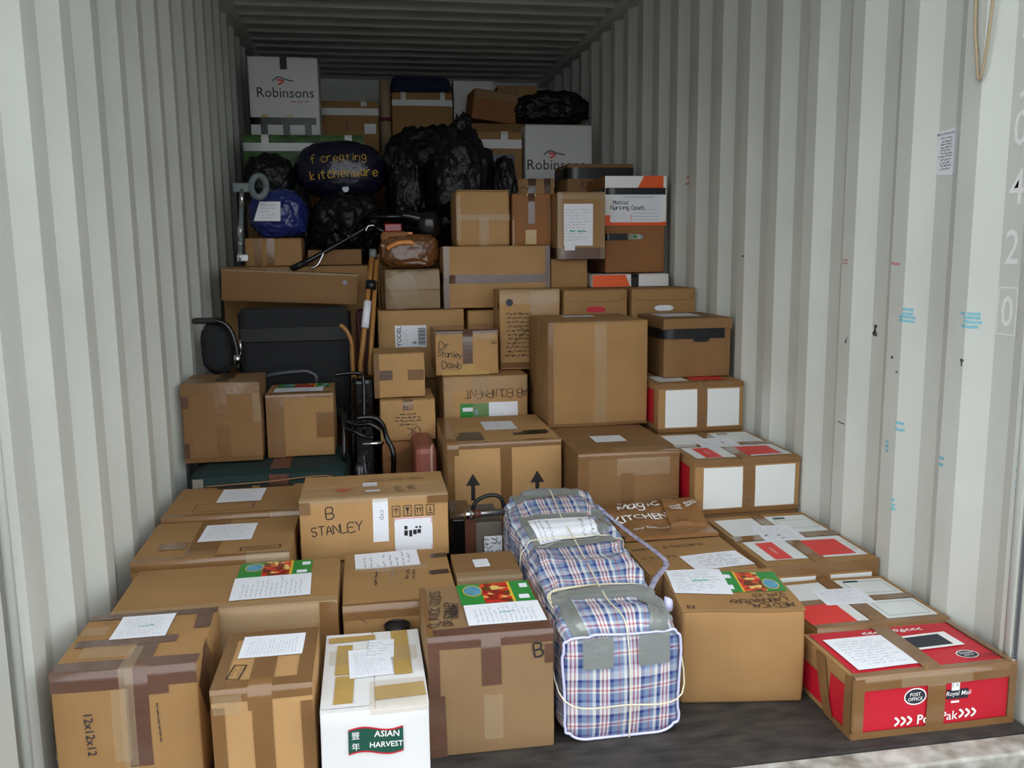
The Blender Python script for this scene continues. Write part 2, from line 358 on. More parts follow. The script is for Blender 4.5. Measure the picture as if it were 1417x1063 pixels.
    def paper(s, face, u0, v0, u1, v1, ang=0, rows=8, m=None, green=False, name='paper_label', skew=0, lab=None, ink=None, lay=0):
        W, H = s.dim(face); p = s.patch(name, face, u0, v0, u1, v1, m or PAPER, ang, skew=skew)
        if lab: p['label'] = lab
        hh = (v1-v0)*H; ww = (u1-u0)*W; cu, cv = (u0+u1)/2, (v0+v1)/2
        rows = int(rows*1.7)
        if rows:
            if lay: s.scrib(face, cu, cv, hh*.72, rows, ww*.8/rows, ang+90, ink, p)
            else: s.scrib(face, cu, cv, ww*.78, rows, hh*.8/rows, ang, ink, p)
        if green: s.scrib(face, cu+.02, cv+.02*hh/H, ww*.16, 1, hh*.11, ang, INKT, p, wd=hh*.03)
        return p
    def fruit_label(s, face, u0, v0, u1, v1, ang=0, flip=False):
        """glossy green produce label with a picture of fruit, white stickers and a round blue emblem"""
        g = s.patch('produce_label', face, u0, v0, u1, v1, GREEN, ang); g['label'] = 'green produce label with a picture of red fruit'
        U = lambda t: u0+(u1-u0)*(1-t if flip else t)
        Vv = lambda t: v0+(v1-v0)*(1-t if flip else t)
        def q(n, a, b, c, d, m): s.patch(n, face, min(U(a), U(c)), min(Vv(b), Vv(d)), max(U(a), U(c)), max(Vv(b), Vv(d)), m, ang, g)
        q('picture', .32, .04, .70, .98, FRUIT); q('yellow_stripe', .70, .0, .735, 1, YEL)
        q('white_sticker', .80, .16, .94, .34, PAPER); q('white_sticker', .86, .66, .97, .86, PAPER)
        W, H = s.dim(face); rx = (u1-u0)*W*.12; ry = (v1-v0)*H*.24
        s.decal('emblem', face, U(.2), Vv(.66), ellipse2(rx*1.12, ry*1.12), YEL, ang, g); s.decal('emblem', face, U(.2), Vv(.66), ellipse2(rx, ry), TEAL, ang, g)
        return g

# ------------------------------------------------------------------ the container itself
W, H_RAIL, H_ROOF, Y_BACK = 2.35, 2.60, 2.65, 6.02
PAINT = mat('container_paint', (216, 218, 210), rough=0.42, var=0.07, vscale=2.2, bump=0.12, bscale=9, rgb2=(203, 204, 196))
PAINTD = ROOFM = PAINT
FLOORM = mat('container_plywood', (66, 60, 55), rough=0.7, var=0.45, vscale=22, rgb2=(30, 28, 27), bump=0.35, bscale=70, stretch=(.5, 1.4, 1))
SILLM = mat('sill_paint', (196, 194, 186), rough=0.6, var=0.5, vscale=16, rgb2=(120, 112, 100), bump=0.4, bscale=30)
ASPH = mat('asphalt', (44, 44, 50), rough=0.95, var=0.3, vscale=30, bump=0.4, bscale=90)
DIRTB = mat('blue_black_ramp', (34, 34, 48), rough=0.7, var=0.5, vscale=12, bump=0.3, bscale=40)
PITCHY, DEP = .2832, .036
def corr(y, phase):
    """recess depth of the corrugated side wall at y; phase = start of an inner flat"""
    t = ((y-phase) % PITCHY)
    a, b, c = .0713, .1406, .2139
    if t < a: return 0.0
    if t < b: return DEP*(t-a)/(b-a)
    if t < c: return DEP
    return DEP*(1-(t-c)/(PITCHY-c))
def corr_ys(phase, y0, y1):
    ys = [y0]; k = math.floor((y0-phase)/PITCHY)-1
    while phase+k*PITCHY < y1+PITCHY:
        for o_ in (0, .0713, .1406, .2139):
            y = phase+k*PITCHY+o_
            if y0 < y < y1: ys.append(y)
        k += 1
    return sorted(ys)+[y1]
PH_L, PH_R = .455-2*PITCHY, .342-2*PITCHY
def side_wall(name, X, sgn, phase):
    ys = corr_ys(phase, .09, Y_BACK); V = []; F = []
    for y in ys:
        x = X+sgn*corr(y, phase); V += [(x, y, 0.0), (x, y, H_RAIL)]
    for i in range(len(ys)-1): F.append((2*i, 2*i+2, 2*i+3, 2*i+1))
    o = mobj(name, V, F, PAINT, kind='structure'); md = o.modifiers.new('thick', 'SOLIDIFY'); md.thickness = .004; md.offset = 0
    return o
wall_left = side_wall('wall_left', 0, -1, PH_L); wall_right = side_wall('wall_right', W, 1, PH_R)
mobj('wall_back', [(-.05, Y_BACK, 0), (W+.05, Y_BACK, 0), (W+.05, Y_BACK, H_ROOF+.05), (-.05, Y_BACK, H_ROOF+.05)], [(0, 1, 2, 3)], PAINT, kind='structure')
# roof: cross corrugations
V = []; F = []; n = 0; y = -.02; prof = []
while y < Y_BACK:
    prof += [(y, 0), (y+.075, 0), (y+.108, .026), (y+.176, .026)]; y += .213
prof.append((Y_BACK, 0))
for yy, dz in prof: V += [(.05, yy, H_ROOF+dz), (W-.05, yy, H_ROOF+dz)]
for i in range(len(prof)-1): F.append((2*i, 2*i+1, 2*i+3, 2*i+2))
ceiling = mobj('ceiling', V, F, ROOFM, kind='structure'); md = ceiling.modifiers.new('thick', 'SOLIDIFY'); md.thickness = .004
for nm, x0, x1 in (('trim_1', -.05, .05), ('trim_2', W-.05, W+.05)):
    slab(nm, x0, -.02, H_RAIL, x1, Y_BACK, H_ROOF+.06, PAINTD, bv=.006, kind='structure')
# floor of plywood sheets
floor = mobj('floor', *boxv(-.04, 0, -.12, W+.04, Y_BACK, -.012), FLOORM, kind='structure')
for yy in range(5):
    slab('plywood_sheet', 0.003, .002+yy*1.204, -.012, W-.003, 1.204+yy*1.204-.002, 0, FLOORM, floor)
# door sill, corner posts and header
sill = slab('trim_3', -.04, -.075, -.15, W+.04, 0, -.004, SILLM, bv=.006, kind='structure')
slab('trim_4', -.10, -.10, -.15, -.012, .09, H_ROOF+.1, PAINT, bv=.012, kind='structure')
slab('trim_5', W+.012, -.10, -.15, W+.10, .09, H_ROOF+.1, PAINT, bv=.012, kind='structure')
slab('trim_6', -.10, -.10, H_RAIL, W+.10, -.02, H_ROOF+.14, PAINT, bv=.012, kind='structure')
tube('post_bead', [(-.004, .104, 0), (-.004, .104, H_RAIL)], .012, PAINT, wall_left, n=8, smooth=0)
tube('post_bead', [(W+.004, .104, 0), (W+.004, .104, H_RAIL)], .012, PAINT, wall_right, n=8, smooth=0)
mobj('ground', [(-12, -14, -.16), (14, -14, -.16), (14, 12, -.16), (-12, 12, -.16)], [(0, 1, 2, 3)], ASPH, kind='structure')

def wr(y, z, off=.003): return Vector((W+corr(y, PH_R)-off, y, z))
def wall_decal(name, V2, F, y0, z0, m, parent=wall_right, off=.003, flatx=None):
    """2D shape (x to the right as one faces the right-hand wall = towards the door) on the right wall"""
    out = []
    for x, z in V2:
        y = y0-x; out.append((flatx, y, z0+z) if flatx else wr(y, z0+z, off))
    return mobj(name, out, F, m, parent)
# painted container number, reading downwards in the recess by the door
XR = W+DEP-.003
for ch, zc in (('5', 1.76), ('J', 1.62), ('0', 1.49), ('4', 1.345), ('2', 1.195)):
    if ch == '5':
        Vt, Ft = ribbons([[(-.03, .05), (.02, 0), (-.02, -.05)]], .012)
    else: Vt, Ft = font_shapes(ch, .125, .006, 0, .85)
    wall_decal('painted_digit', centre(Vt), Ft, .232, zc, WPRINT, flatx=XR)
Vt, Ft = font_shapes('0', .115, .006, 0, .8); wall_decal('painted_digit', centre(Vt), Ft, .234, 1.03, WPRINT, flatx=XR)
Vt, Ft = frame2(.07, .125, .004); wall_decal('digit_frame', Vt, Ft, .234, 1.03, WPRINT, flatx=XR)
# specification sheet
sh = mobj('specification_sheet', [wr(.556, 1.40), wr(.484, 1.395), wr(.45, 1.40), wr(.45, 1.535), wr(.484, 1.525), wr(.556, 1.52)], [(0, 1, 4, 5), (1, 2, 3, 4)], PAPER, wall_right)
sh['label'] = 'white specification sheet pasted on the corrugated wall'
Vt, Ft = font_shapes('PAINT SPECIFICATION', .0085); wall_decal('heading', centre(Vt), Ft, .516, 1.512, INK, flatx=XR-.002)
rn = random.Random(4)
for k in range(11):
    Vt, Ft = ribbons(scribble(.05, 1, .007, rn, .5), .0014); wall_decal('print_line', centre(Vt), Ft, .518-.004*(k % 2), 1.500-.0085*k, INK, flatx=XR-.002)
CYAN = mat('cyan_paint_smear', (110, 190, 208), rough=.5, var=.3, vscale=60, rgb2=(150, 198, 205)); PINKS = mat('red_chalk_smear', (206, 150, 146), rough=.6)
SPK = mat('dark_scuff', (92, 88, 88), rough=.8)
def smear(y, z, w, h, m, n=4, name='paint_smear'):
    pl = []
    for k in range(n):
        zz = h*(.5-k/max(1, n-1)) if n > 1 else 0; a = w*(.6+.5*rn.random())/2; s_ = (rn.random()-.5)*w*.3
        pl.append([(-a+s_, zz+.003*rn.random()), (s_, zz+.004*(rn.random()-.5)), (a+s_, zz)])
    Vt, Ft = ribbons(pl, h/n*.85 if n > 1 else h); wall_decal(name, Vt, Ft, y, z, m)
def wallpix(u, v):
    x = (u-708.5)/FPX; yv = -(v-531.5)/FPX; d = _r2*x+_u2*yv+_f; t = (W+.01-CAM_LOC.x)/d.x; p = CAM_LOC+d*t; return p.y, p.z
for u, v, w, h, m, n in ((1258, 437, .05, .035, CYAN, 4), (1347, 443, .05, .035, CYAN, 4), (1232, 617, .022, .03, CYAN, 3), (1248, 590, .03, .02, CYAN, 2), (1240, 698, .014, .03, CYAN, 3), (1308, 638, .03, .02, CYAN, 2), (1415, 655, .012, .09, CYAN, 6),
                        (1176, 362, .05, .012, PINKS, 2), (1244, 365, .05, .008, PINKS, 1), (946, 250, .05, .03, PINKS, 2), (1202, 457, .008, .04, SPK, 1), (1240, 494, .016, .008, SPK, 1), (1246, 515, .014, .006, SPK, 1), (1032, 355, .02, .008, SPK, 1), (1336, 502, .006, .02, SPK, 1), (1176, 470, .004, .03, SPK, 1), (1168, 585, .05, .004, SPK, 1)):
    yy, zz = wallpix(u, v); smear(yy, zz, w, h, m, n)
# looped cord hanging by the door
yy, zz = wallpix(1370, 60)
cord = tube('hanging_cord', [(W-.01, yy+.04, zz+.5), (W-.012, yy+.035, zz+.1), (W-.012, yy+.02, zz-.02), (W-.014, yy, zz-.09), (W-.012, yy-.02, zz+.0), (W-.01, yy-.04, zz+.3), (W-.01, yy-.045, zz+.5)], .004, ROPE, n=8)
tag(cord, 'tan cord looped down the corrugated wall near the door', 'cord')

# ------------------------------------------------------------------ front row of cartons
c = Carton('carton', 'brown carton printed 12x12x12, patched with purplish brown tape, against the wall', .045, .13, .305, .31, 0, .305, seed=3, bulge=.006, seam='y')
c.edge(tv=.16, fv=.86); c.tapev(.50, .66, 1, .25); c.tapev(.46, .56, .35, .05, CLEAR); c.patch('packing_tape', 'T', .04, .40, .78, .52, TAPE); c.patch('packing_tape', 'T', .0, .9, 1, 1, TAPE)
c.patch('packing_tape', 'T', .86, .62, .98, .98, TAPE, 4); c.patch('packing_tape', 'F', .66, .80, .80, .90, TAPE); c.patch('packing_tape', 'R', .1, .55, .5, .95, TAPE, 30); c.patch('packing_tape', 'F', .50, .0, .64, .22, TAPE)
c.patch('clear_tape', 'F', .40, .30, .52, .86, CLEAR); c.patch('clear_tape', 'T', .12, .20, .5, .4, CLEAR); c.patch('clear_tape', 'T', .02, .6, .2, .75, CLEAR)
c.paper('T', .26, .50, .68, .93, 0, 7, green=True, lab='white shipping note')
c.text('F', .245, .53, '12x12x12', .026, -88, m=NAVY, bold=.006); c.scrib('F', .72, .58, .10, 1, .006, -88, NAVY, name='print_line', wd=.0022, amp=.2)
c.scrib('T', .17, .86, .03, 2, .016, 0, INK)

c = Carton('carton', 'brown carton with broad tan tape and a boxed stamp on its lid', .388, .055, .215, .29, 0, .272, seed=5, tint='pale', bulge=.004, seam='y')
c.edge(TAPE2, tv=.14, fv=.9); c.tapev(.36, .60, 1, .82, TAPE2); c.patch('packing_tape', 'F', .40, 0, .60, .84, TAPE2); c.patch('packing_tape', 'F', .36, .1, .66, .16, TAPE2)
c.patch('packing_tape', 'F', 0, 0, .13, .86, TAPE2); c.patch('packing_tape', 'F', .88, 0, 1, .86, TAPE2); c.patch('packing_tape', 'T', .84, 0, 1, 1, TAPE2); c.patch('packing_tape', 'T', 0, .86, 1, 1, TAPE2); c.patch('packing_tape', 'T', .0, 0, .12, 1, TAPE2)
c.paper('T', .18, .50, .86, .90, -1, 9, lab='white shipping note', lay=1)
c.decal('stamp_frame', 'T', .21, .27, frame2(.03, .07, .003), INK, -8); c.scrib('T', .21, .27, .045, 2, .011, 82, INK, name='stamp_print')
c.patch('clear_tape', 'F', .02, .8, .3, .96, CLEAR)

c = Carton('carton', 'white produce carton with an ASIAN HARVEST banner and yellow tape', .618, .015, .235, .385, 0, .222, seed=8, tint='white', bulge=.003, seam='y')
for q in ((.03, .87, .53, .95, 2), (.70, .36, .88, .99, 0), (.50, .08, .98, .24, 2), (.12, .42, .28, .82, -1), (.12, .05, .30, .40, -1)): c.patch('yellow_tape', 'T', *q[:4], MASK, q[4])
c.patch('flap_edge', 'T', .02, .02, .45, .06, KR['white']); c.tapev(.45, .99, .30, .93, CLEAR); c.patch('clear_tape', 'T', .05, .55, .95, .75, CLEAR)
c.paper('T', .25, .36, .68, .74, 2, 9, lab='crumpled white note')
c.paper('T', .45, .60, .72, .86, -3, 3)
# waving banner
n = 14; top = []; bot = []; tr = []; br = []
for i in range(n+1):
    t = i/n; x = (t-.5)*.118; yw = .005*math.sin(t*2*math.pi)+(.0)
    top.append((x, yw+.026)); bot.append((x, yw-.026)); tr.append((x, yw+.029)); br.append((x, yw-.030))
pb = c.decal('banner', 'F', .50, .665, poly2(tr+br[::-1]), RED); pb['label'] = 'red-edged dark green banner'
c.decal('banner_field', 'F', .50, .665, poly2(top+bot[::-1]), DGREEN, parent=pb)
c.text('F', .60, .73, 'ASIAN', .0195, -4, WPRINT, .012, parent=pb); c.text('F', .595, .62, 'HARVEST', .0175, -2, WPRINT, .012, parent=pb)
c.text('F', .315, .735, '豐', .019, 0, WPRINT, .0, parent=pb); c.text('F', .315, .62, '年', .019, 0, WPRINT, .0, parent=pb)

c = Carton('carton', 'brown carton marked with a black B and CLINICK GOODS, green fruit label on top', .862, .158, .303, .315, 0, .303, seed=11, tint='grey', bulge=.005, seam='y')
c.edge(tv=.13, fv=.9); c.tapev(.42, .575, .55, .58); c.patch('packing_tape', 'F', 0, .52, .09, .92, TAPE); c.patch('packing_tape', 'F', 0, 0, .13, .52, TAPE, 1); c.patch('packing_tape', 'F', .93, .72, 1, .88, TAPE)
c.patch('packing_tape', 'F', .43, .12, .58, .50, CLEAR); c.patch('packing_tape', 'T', .93, 0, 1, 1, TAPE); c.patch('packing_tape', 'T', .0, .0, .05, 1, TAPE2)
c.fruit_label('T', .33, .52, .97, .99); c.paper('T', .34, .14, .98, .53, 0, 8, green=True, lab='white shipping note', lay=1)
c.hand('F', .875, .84, 'B', .033, 4, w=.0045); c.hand('T', .10, .52, 'CLINICK GOODS', .026, 84, w=.0028, gap=1.1); c.hand('T', .205, .40, 'DR STANLEY', .022, 84, w=.003, gap=1.0); c.hand('T', .255, .44, 'DAWBARN', .018, 84, w=.0028, gap=1.0)

c = Carton('carton', 'plain tan carton handwritten MEDICAL LABORATORY beside the plaid bag', 1.536, .285, .326, .295, 0, .262, yaw=-9, seed=14, tint='mid', bulge=.012, amp=.005, seam='x', rounded=.010)
c.fruit_label('T', .46, .40, .98, .90, -2, flip=True); c.paper('T', .02, .36, .50, .98, -2, 5, green=True, lab='white shipping note')
c.hand('T', .74, .09, 'MEDICAL', .024, 180, w=.0026, gap=1.2); c.hand('T', .66, .20, 'LABORATORY', .024, 180, w=.0026, gap=1.0); c.hand('T', .78, .31, 'SUPPLIES', .018, 180, w=.002, gap=1.0)
c.hand('T', .08, .06, 'N', .022, 180, w=.0028)

def postbox(label, x, y, w, d, z0, z1, seed, **k):
    return Carton('postal_carton', label, x, y, w, d, z0, z1, seed=seed, tint='mid', bulge=.003, seam='y', **k)
c = postbox('red postal carton lettered PostPak standing at the door sill', 1.888, .047, .443, .255, 0, .158, 21)
c.patch('red_panel', 'F', .05, .11, .955, .80, RED); c.patch('red_panel', 'T', .03, .05, .96, .97, RED); c.patch('red_panel', 'L', .06, .12, .50, .62, RED); c.patch('red_panel', 'L', .60, .10, .90, .80, RED)
def post_office(face, u, v, s_, ang=0):
    g = c.decal('post_office_emblem', face, u, v, ellipse2(.033*s_, .024*s_), WPRINT, ang); c.decal('emblem_field', face, u, v, ellipse2(.0295*s_, .0205*s_), NAVY, ang, g)
    W_, H_ = c.dim(face); k = math.cos(R(ang))
    c.text(face, u, v+.006*s_*k/H_, 'POST', .0135*s_, ang, WPRINT, .01, parent=g); c.text(face, u, v-.007*s_*k/H_, 'OFFICE', .0135*s_, ang, WPRINT, .01, parent=g)
post_office('F', .375, .62, .92); post_office('T', .80, .25, .9, 180)
rm = c.patch('royal_mail_plate', 'F', .565, .52, .70, .68, NAVY); c.patch('crown_plate', 'F', .595, .66, .645, .83, WPRINT, parent=rm); c.text('F', .62, .745, 'E R', .014, 0, INKG, parent=rm)
c.text('F', .64, .60, 'Royal Mail', .0165, 0, WPRINT, .004, parent=rm, shear=.15); c.patch('white_bar', 'F', .595, .455, .645, .49, WPRINT, parent=rm)
for k in range(3):
    for uu in (.27+k*.038, .665+k*.038):
        c.decal('chevron', 'F', uu, .235+(.03 if uu > .5 else 0), ribbons([[(-.005, .011), (.006, 0), (-.005, -.011)]], .006), WPRINT)
c.text('F', .46, .235, 'Post', .034, 0, WPRINT, .02); c.text('F', .59, .25, 'Pak', .034, 0, WPRINT, .004)
c.text('T', .62, .86, '>>>Post!', .03, 180, WPRINT, .015); c.text('T', .40, .86, '>>>', .03, 180, WPRINT, .015)
c.patch('white_panel', 'T', .50, .42, .86, .74, WPRINT, 3); c.patch('black_redaction', 'T', .52, .46, .80, .70, NAVY, 3)
c.scrib('T', .86, .18, .10, 3, .008, 180, NAVY, name='small_print', wd=.0016)
c.paper('T', .07, .14, .47, .80, 1, 6, lab='white shipping note'); c.patch('black_redaction', 'T', .46, .40, .56, .54, NAVY)
c.tapev(.445, .555, 1, .0, TAPE2); c.edge(TAPE2, tv=.07, fv=.80); c.tapeh(0, .12, .7, None, m=TAPE2); c.patch('packing_tape', 'F', 0, 0, .06, 1, TAPE2); c.patch('packing_tape', 'F', .955, 0, 1, 1, TAPE2)
c.patch('packing_tape', 'L', .42, 0.02, .60, .98, TAPE2, skew=-.35); c.patch('packing_tape', 'L', .88, 0, 1, 1, TAPE2); c.patch('packing_tape', 'T', .96, 0, 1, 1, TAPE2); c.patch('clear_tape', 'F', .28, .80, .72, .99, CLEAR)

def whitepanels_top(c, paper=True, red='r'):
    for q in ((.05, .56, .43, .92), (.56, .56, .96, .93), (.05, .07, .43, .44), (.57, .07, .96, .44)): c.patch('white_panel', 'T', *q, GREYPANEL)
    c.decal('panel_border', 'T', .77, .74, frame2(.13, .09, .0016), DGREEN); c.decal('panel_border', 'T', .77, .26, frame2(.13, .09, .0016), DGREEN); c.patch('green_strip', 'T', .62, .86, .74, .90, DGREEN)
    if red == 'r': c.patch('red_panel', 'T', .47, .10, .88, .38, REDB); c.patch('red_panel', 'T', .14, .08, .30, .40, REDB); c.text('T', .22, .24, 'CONTENTS', .011, 90, WPRINT, .004)
    else: c.patch('red_panel', 'T', .0, .06, .34, .46, REDB); c.patch('red_panel', 'T', 0, .6, .12, .75, REDB)
    c.tapev(.44, .55, 1, .93, TAPE2); c.patch('packing_tape', 'T', 0, .45, 1, .55, TAPE2)
    if paper: c.paper('T', .28, .40, .66, .74, -4, 6, lab='white shipping note')
c = postbox('brown postal carton with white and red printed lid behind the PostPak carton', 1.937, .316, .402, .335, 0, .162, 23); whitepanels_top(c, red='l'); c.edge(TAPE2, tv=.07, fv=.5)
c = postbox('brown postal carton with white front strips and red lid panels, behind two low cartons', 1.955, .668, .385, .5, 0, .214, 25); whitepanels_top(c)
for q in ((.10, .15, .44, .80), (.57, .15, .94, .80)): c.patch('white_panel', 'F', *q, GREYPANEL)
c.tapev(.45, .55, 0, 0, TAPE2); c.tapeh(.84, 1, m=TAPE2); c.patch('packing_tape', 'F', .945, 0, 1, 1, TAPE2)
def whitefront(c):
    c.patch('white_panel', 'F', .08, .10, .45, .87, GREYPANEL); c.patch('white_panel', 'F', .57, .10, .95, .87, GREYPANEL)
    c.tapev(.455, .565, .1, 0, TAPE2); c.tapeh(.90, 1, m=TAPE2); c.tapeh(0, .08, m=TAPE2); c.patch('red_panel', 'L', .5, .15, .9, .85, RED); c.decal('stamp', 'F', .51, .22, frame2(.02, .014, .003), TAPE)
c = postbox('brown postal carton with two white front panels on the lower tier by the wall', 1.922, 1.19, .415, .48, .2225, .425, 27); whitefront(c); whitepanels_top(c)
c = postbox('brown postal carton with two white front panels beneath the black-taped archive box', 1.952, 1.69, .380, .5, .4275, .637, 29); whitefront(c); c.patch('red_panel', 'T', .45, .1, .85, .4, REDB); c.patch('white_panel', 'T', .05, .1, .4, .4, GREYPANEL)

# ------------------------------------------------------------------ left-hand cartons
c = Carton('carton', 'wide brown carton with a green fruit label and white sheet on its lid', .07, .475, .575, .335, 0, .285, seed=31, tint='mid', seam='x', bulge=.004)
c.fruit_label('T', .50, .62, .86, 1.0); c.paper('T', .50, .15, .87, .64, 2, 8, lab='white printed sheet', lay=1); c.edge(CLEAR, tv=.1, fv=.8); c.patch('packing_tape', 'F', .92, 0, 1, 1, TAPE2); c.scrib('T', .05, .93, .05, 2, .012, 0, INK)
c.patch('clear_tape', 'F', .3, .6, .9, .95, CLEAR)
c = Carton('carton', 'low brown carton with a white note and a framed stamp, second behind the 12x12x12 one', .04, .825, .455, .375, 0, .307, seed=33, tint='mid', seam='x')
c.edge(TAPE2, tv=.05, fv=.9); c.tapev(.32, .52, 1, .9, TAPE2); c.patch('packing_tape', 'T', .12, .25, .3, .42, TAPE2); c.paper('T', .36, .40, .72, .85, -1, 8, lab='white shipping note'); c.decal('stamp_frame', 'T', .80, .16, frame2(.12, .03, .003), INK, 1); c.scrib('T', .80, .16, .09, 1, .018, 0, INK, name='stamp_print'); c.patch('clear_tape', 'F', .72, .88, .98, 1, CLEAR); c.edge(CLEAR, tv=.08, fv=.9, u0=.72)
c = Carton('carton', 'brown carton with a white note and black marks, in front of the green suitcase', .045, 1.215, .455, .37, 0, .322, seed=35, tint='mid', seam='x')
c.paper('T', .34, .40, .68, .88, -1, 8, lab='white shipping note'); c.patch('black_tape', 'T', .28, .92, .56, .99, BLK); c.patch('black_tape', 'T', .62, .92, .9, .99, BLK); c.decal('stamp_frame', 'T', .72, .28, frame2(.11, .07, .002), INKG, 0); c.edge(TAPE2, tv=.05, fv=.9, u0=.0); c.edge(CLEAR, tv=.1, fv=.88, u0=.78); c.decal('print_outline', 'T', .42, .25, frame2(.2, .09, .002), TAPE)
c = Carton('carton', 'carton with handwriting upside down and a white list, beside the fruit-label cartons', .658, .482, .312, .418, 0, .262, seed=37, tint='mid', seam='x')
c.paper('T', .10, .66, .72, .99, 2, 5, lab='white handwritten list', ink=INK, lay=1); c.tapev(.82, .84, 0, .9, TAPE2); c.patch('black_tape', 'T', .84, .80, 1, .88, BLK, 3); c.patch('black_tape', 'T', .80, .46, .98, .54, BLK, 5)
c.scrib('T', .30, .46, .12, 1, .026, 84, INK, wd=.0035); c.scrib('T', .45, .50, .10, 1, .020, 84, INKG, wd=.0022); c.scrib('T', .62, .50, .07, 2, .018, 84, INK, wd=.0025); c.patch('clear_tape', 'T', .1, .58, .8, .68, CLEAR)
c.decal('flap_cut', 'F', .12, .9, ribbons([[(0, 0), (.05, -.045)]], .002), TAPE); c.edge(TAPE2, tv=.03, fv=.86)
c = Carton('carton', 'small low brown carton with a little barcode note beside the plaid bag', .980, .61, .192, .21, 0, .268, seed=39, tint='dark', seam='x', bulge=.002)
c.paper('T', .32, .38, .56, .70, 2, 6, lab='small printed note'); c.edge(CLEAR, tv=.2, fv=.9)
c = Carton('carton', 'large brown carton handwritten B STANLEY with packing symbols and a white sticker', .515, 1.0, .478, .31, .208, .412, seed=41, tint='pale', seam='x', bulge=.004, yaw=-.6)
c.hand('F', .20, .80, 'B', .036, 3, w=.0038); c.hand('F', .245, .53, 'STANLEY', .030, 5, w=.0032, gap=1.2)
c.paper('F', .485, .28, .59, .985, 0, 0, lab='pale courier strip'); c.text('F', .54, .72, 'cvp', .026, -90, INKG)
for k in range(4):
    uu = .645+k*.078; c.decal('symbol_frame', 'F', uu, .765, frame2(.027, .036, .002), INK)
c.decal('umbrella_symbol', 'F', .645, .77, ribbons([[(-.008, .002), (0, .009), (.008, .002)], [(0, .008), (0, -.009)]], .0025), INK)
c.decal('glass_symbol', 'F', .723, .765, poly2([(-.007, .011), (.007, .011), (.002, 0), (.001, -.008), (.006, -.011), (-.006, -.011), (-.001, -.008), (-.002, 0)]), INK)
for dx in (-.005, .005): c.decal('arrow_symbol', 'F', .801+dx/.478, .765, ribbons([[(0, -.009), (0, .009)], [(-.003, .004), (0, .009), (.003, .004)]], .002), INK)
c.decal('load_symbol', 'F', .879, .765, ribbons([[(-.008, -.010), (.008, -.010)], [(-.004, -.004), (0, .002), (.004, -.004)], [(0, .002), (0, .011)]], .0025), INK)
p = c.paper('F', .63, .08, .89, .655, 0, 0, lab='white transport sticker with red border'); c.decal('red_border', 'F', .76, .3675, frame2(.121, .114, .002), REDB, parent=p)
for bx, by, bw, bh in ((-.025, .012, .010, .012), (-.025, -.006, .012, .018), (-.010, -.008, .010, .022), (.004, -.004, .012, .016), (.018, -.002, .012, .014), (.010, .012, .008, .006), (.022, .012, .006, .008)):
    c.decal('pictogram', 'F', .76+bx/.478, .43+by/.204, poly2([(-bw/2, -bh/2), (bw/2, -bh/2), (bw/2, bh/2), (-bw/2, bh/2)]), INK, parent=p)
c.decal('red_arrow_sticker', 'T', .28, .32, poly2([(-.04, .012), (.035, .012), (.0, -.02), (-.01, -.01)]), REDB); c.patch('barcode_sticker', 'T', .42, .42, .52, .58, PAPER); c.patch('barcode_sticker', 'T', .44, .20, .54, .28, PAPER); c.scrib('T', .66, .68, .20, 2, .022, 3, INK, wd=.003)
c.hand('T', .67, .25, 'DRUGS', .02, -80, w=.003, gap=1.0); c.hand('T', .76, .28, 'KEEP', .02, -80, w=.003, gap=1.0); c.edge(CLEAR, tv=.5, fv=.94); c.patch('packing_tape', 'F', .0, .80, .07, .99, TAPE2); c.patch('packing_tape', 'F', .86, .88, 1, 1, TAPE2)

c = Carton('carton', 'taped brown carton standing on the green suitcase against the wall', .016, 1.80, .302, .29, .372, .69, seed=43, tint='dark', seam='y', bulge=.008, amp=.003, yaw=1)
c.edge(CLEAR, tv=.5, fv=.88); c.tapev(.40, .57, 1, .60, TAPE2); c.patch('packing_tape', 'F', .43, .0, .60, .48, TAPE2); c.patch('packing_tape', 'F', 0, .7, .09, .85, TAPE); c.patch('packing_tape', 'F', 0, .05, .07, .25, TAPE); c.tapeh(.0, .06, m=TAPE2); c.patch('black_tape', 'T', .45, .5, .62, .95, TAPE); c.patch('clear_tape', 'F', .9, .5, 1, .98, CLEAR); c.tapeh(.86, 1, None, None, m=TAPE2)
c = Carton('carton', 'brown carton with a sheet on its lid, on the green suitcase away from the wall', .334, 1.85, .270, .29, .367, .628, seed=45, tint='mid', seam='y', bulge=.006)
c.fruit_label('T', .12, .55, .92, .95); c.paper('T', .10, .18, .84, .56, 0, 4, lab='white sheet'); c.patch('packing_tape', 'F', 0, 0, .26, 1, TAPE2); c.patch('packing_tape', 'F', .74, .3, 1, .7, TAPE2); c.edge(TAPE2, tv=.1, fv=.94)

# ------------------------------------------------------------------ centre cartons
c = Carton('carton', 'big carton with two black up arrows on its front', 1.04, 1.50, .450, .53, 0, .466, seed=51, tint='pale', seam='x')
for uu in (.215, .78): c.decal('up_arrow', 'F', uu, .625, (poly2([(-.028, 0), (.028, 0), (0, .048)])[0]+[(-.008, -.06), (.008, -.06), (.008, 0), (-.008, 0)], [(0, 1, 2), (3, 4, 5, 6)]), INK)
c.tapev(.46, .56, 0, 0, TAPE2); c.tapev(0, .06, 0, 0, TAPE2); c.edge(TAPE2, tv=.04, fv=.95); c.paper('T', .40, .42, .70, .75, 0, 5, lab='white note'); c.patch('black_tape', 'T', .06, .08, .34, .24, BLK); c.patch('black_tape', 'T', .14, .22, .34, .36, BLK); c.patch('black_tape', 'T', .62, .20, .92, .28, BLK, 2); c.patch('black_tape', 'T', .72, .24, .95, .34, BLK, 2)
c.tapev(.0, .1, 1, .9, TAPE2); c.scrib('L', .6, .7, .05, 2, .03, 90, INK, wd=.003)
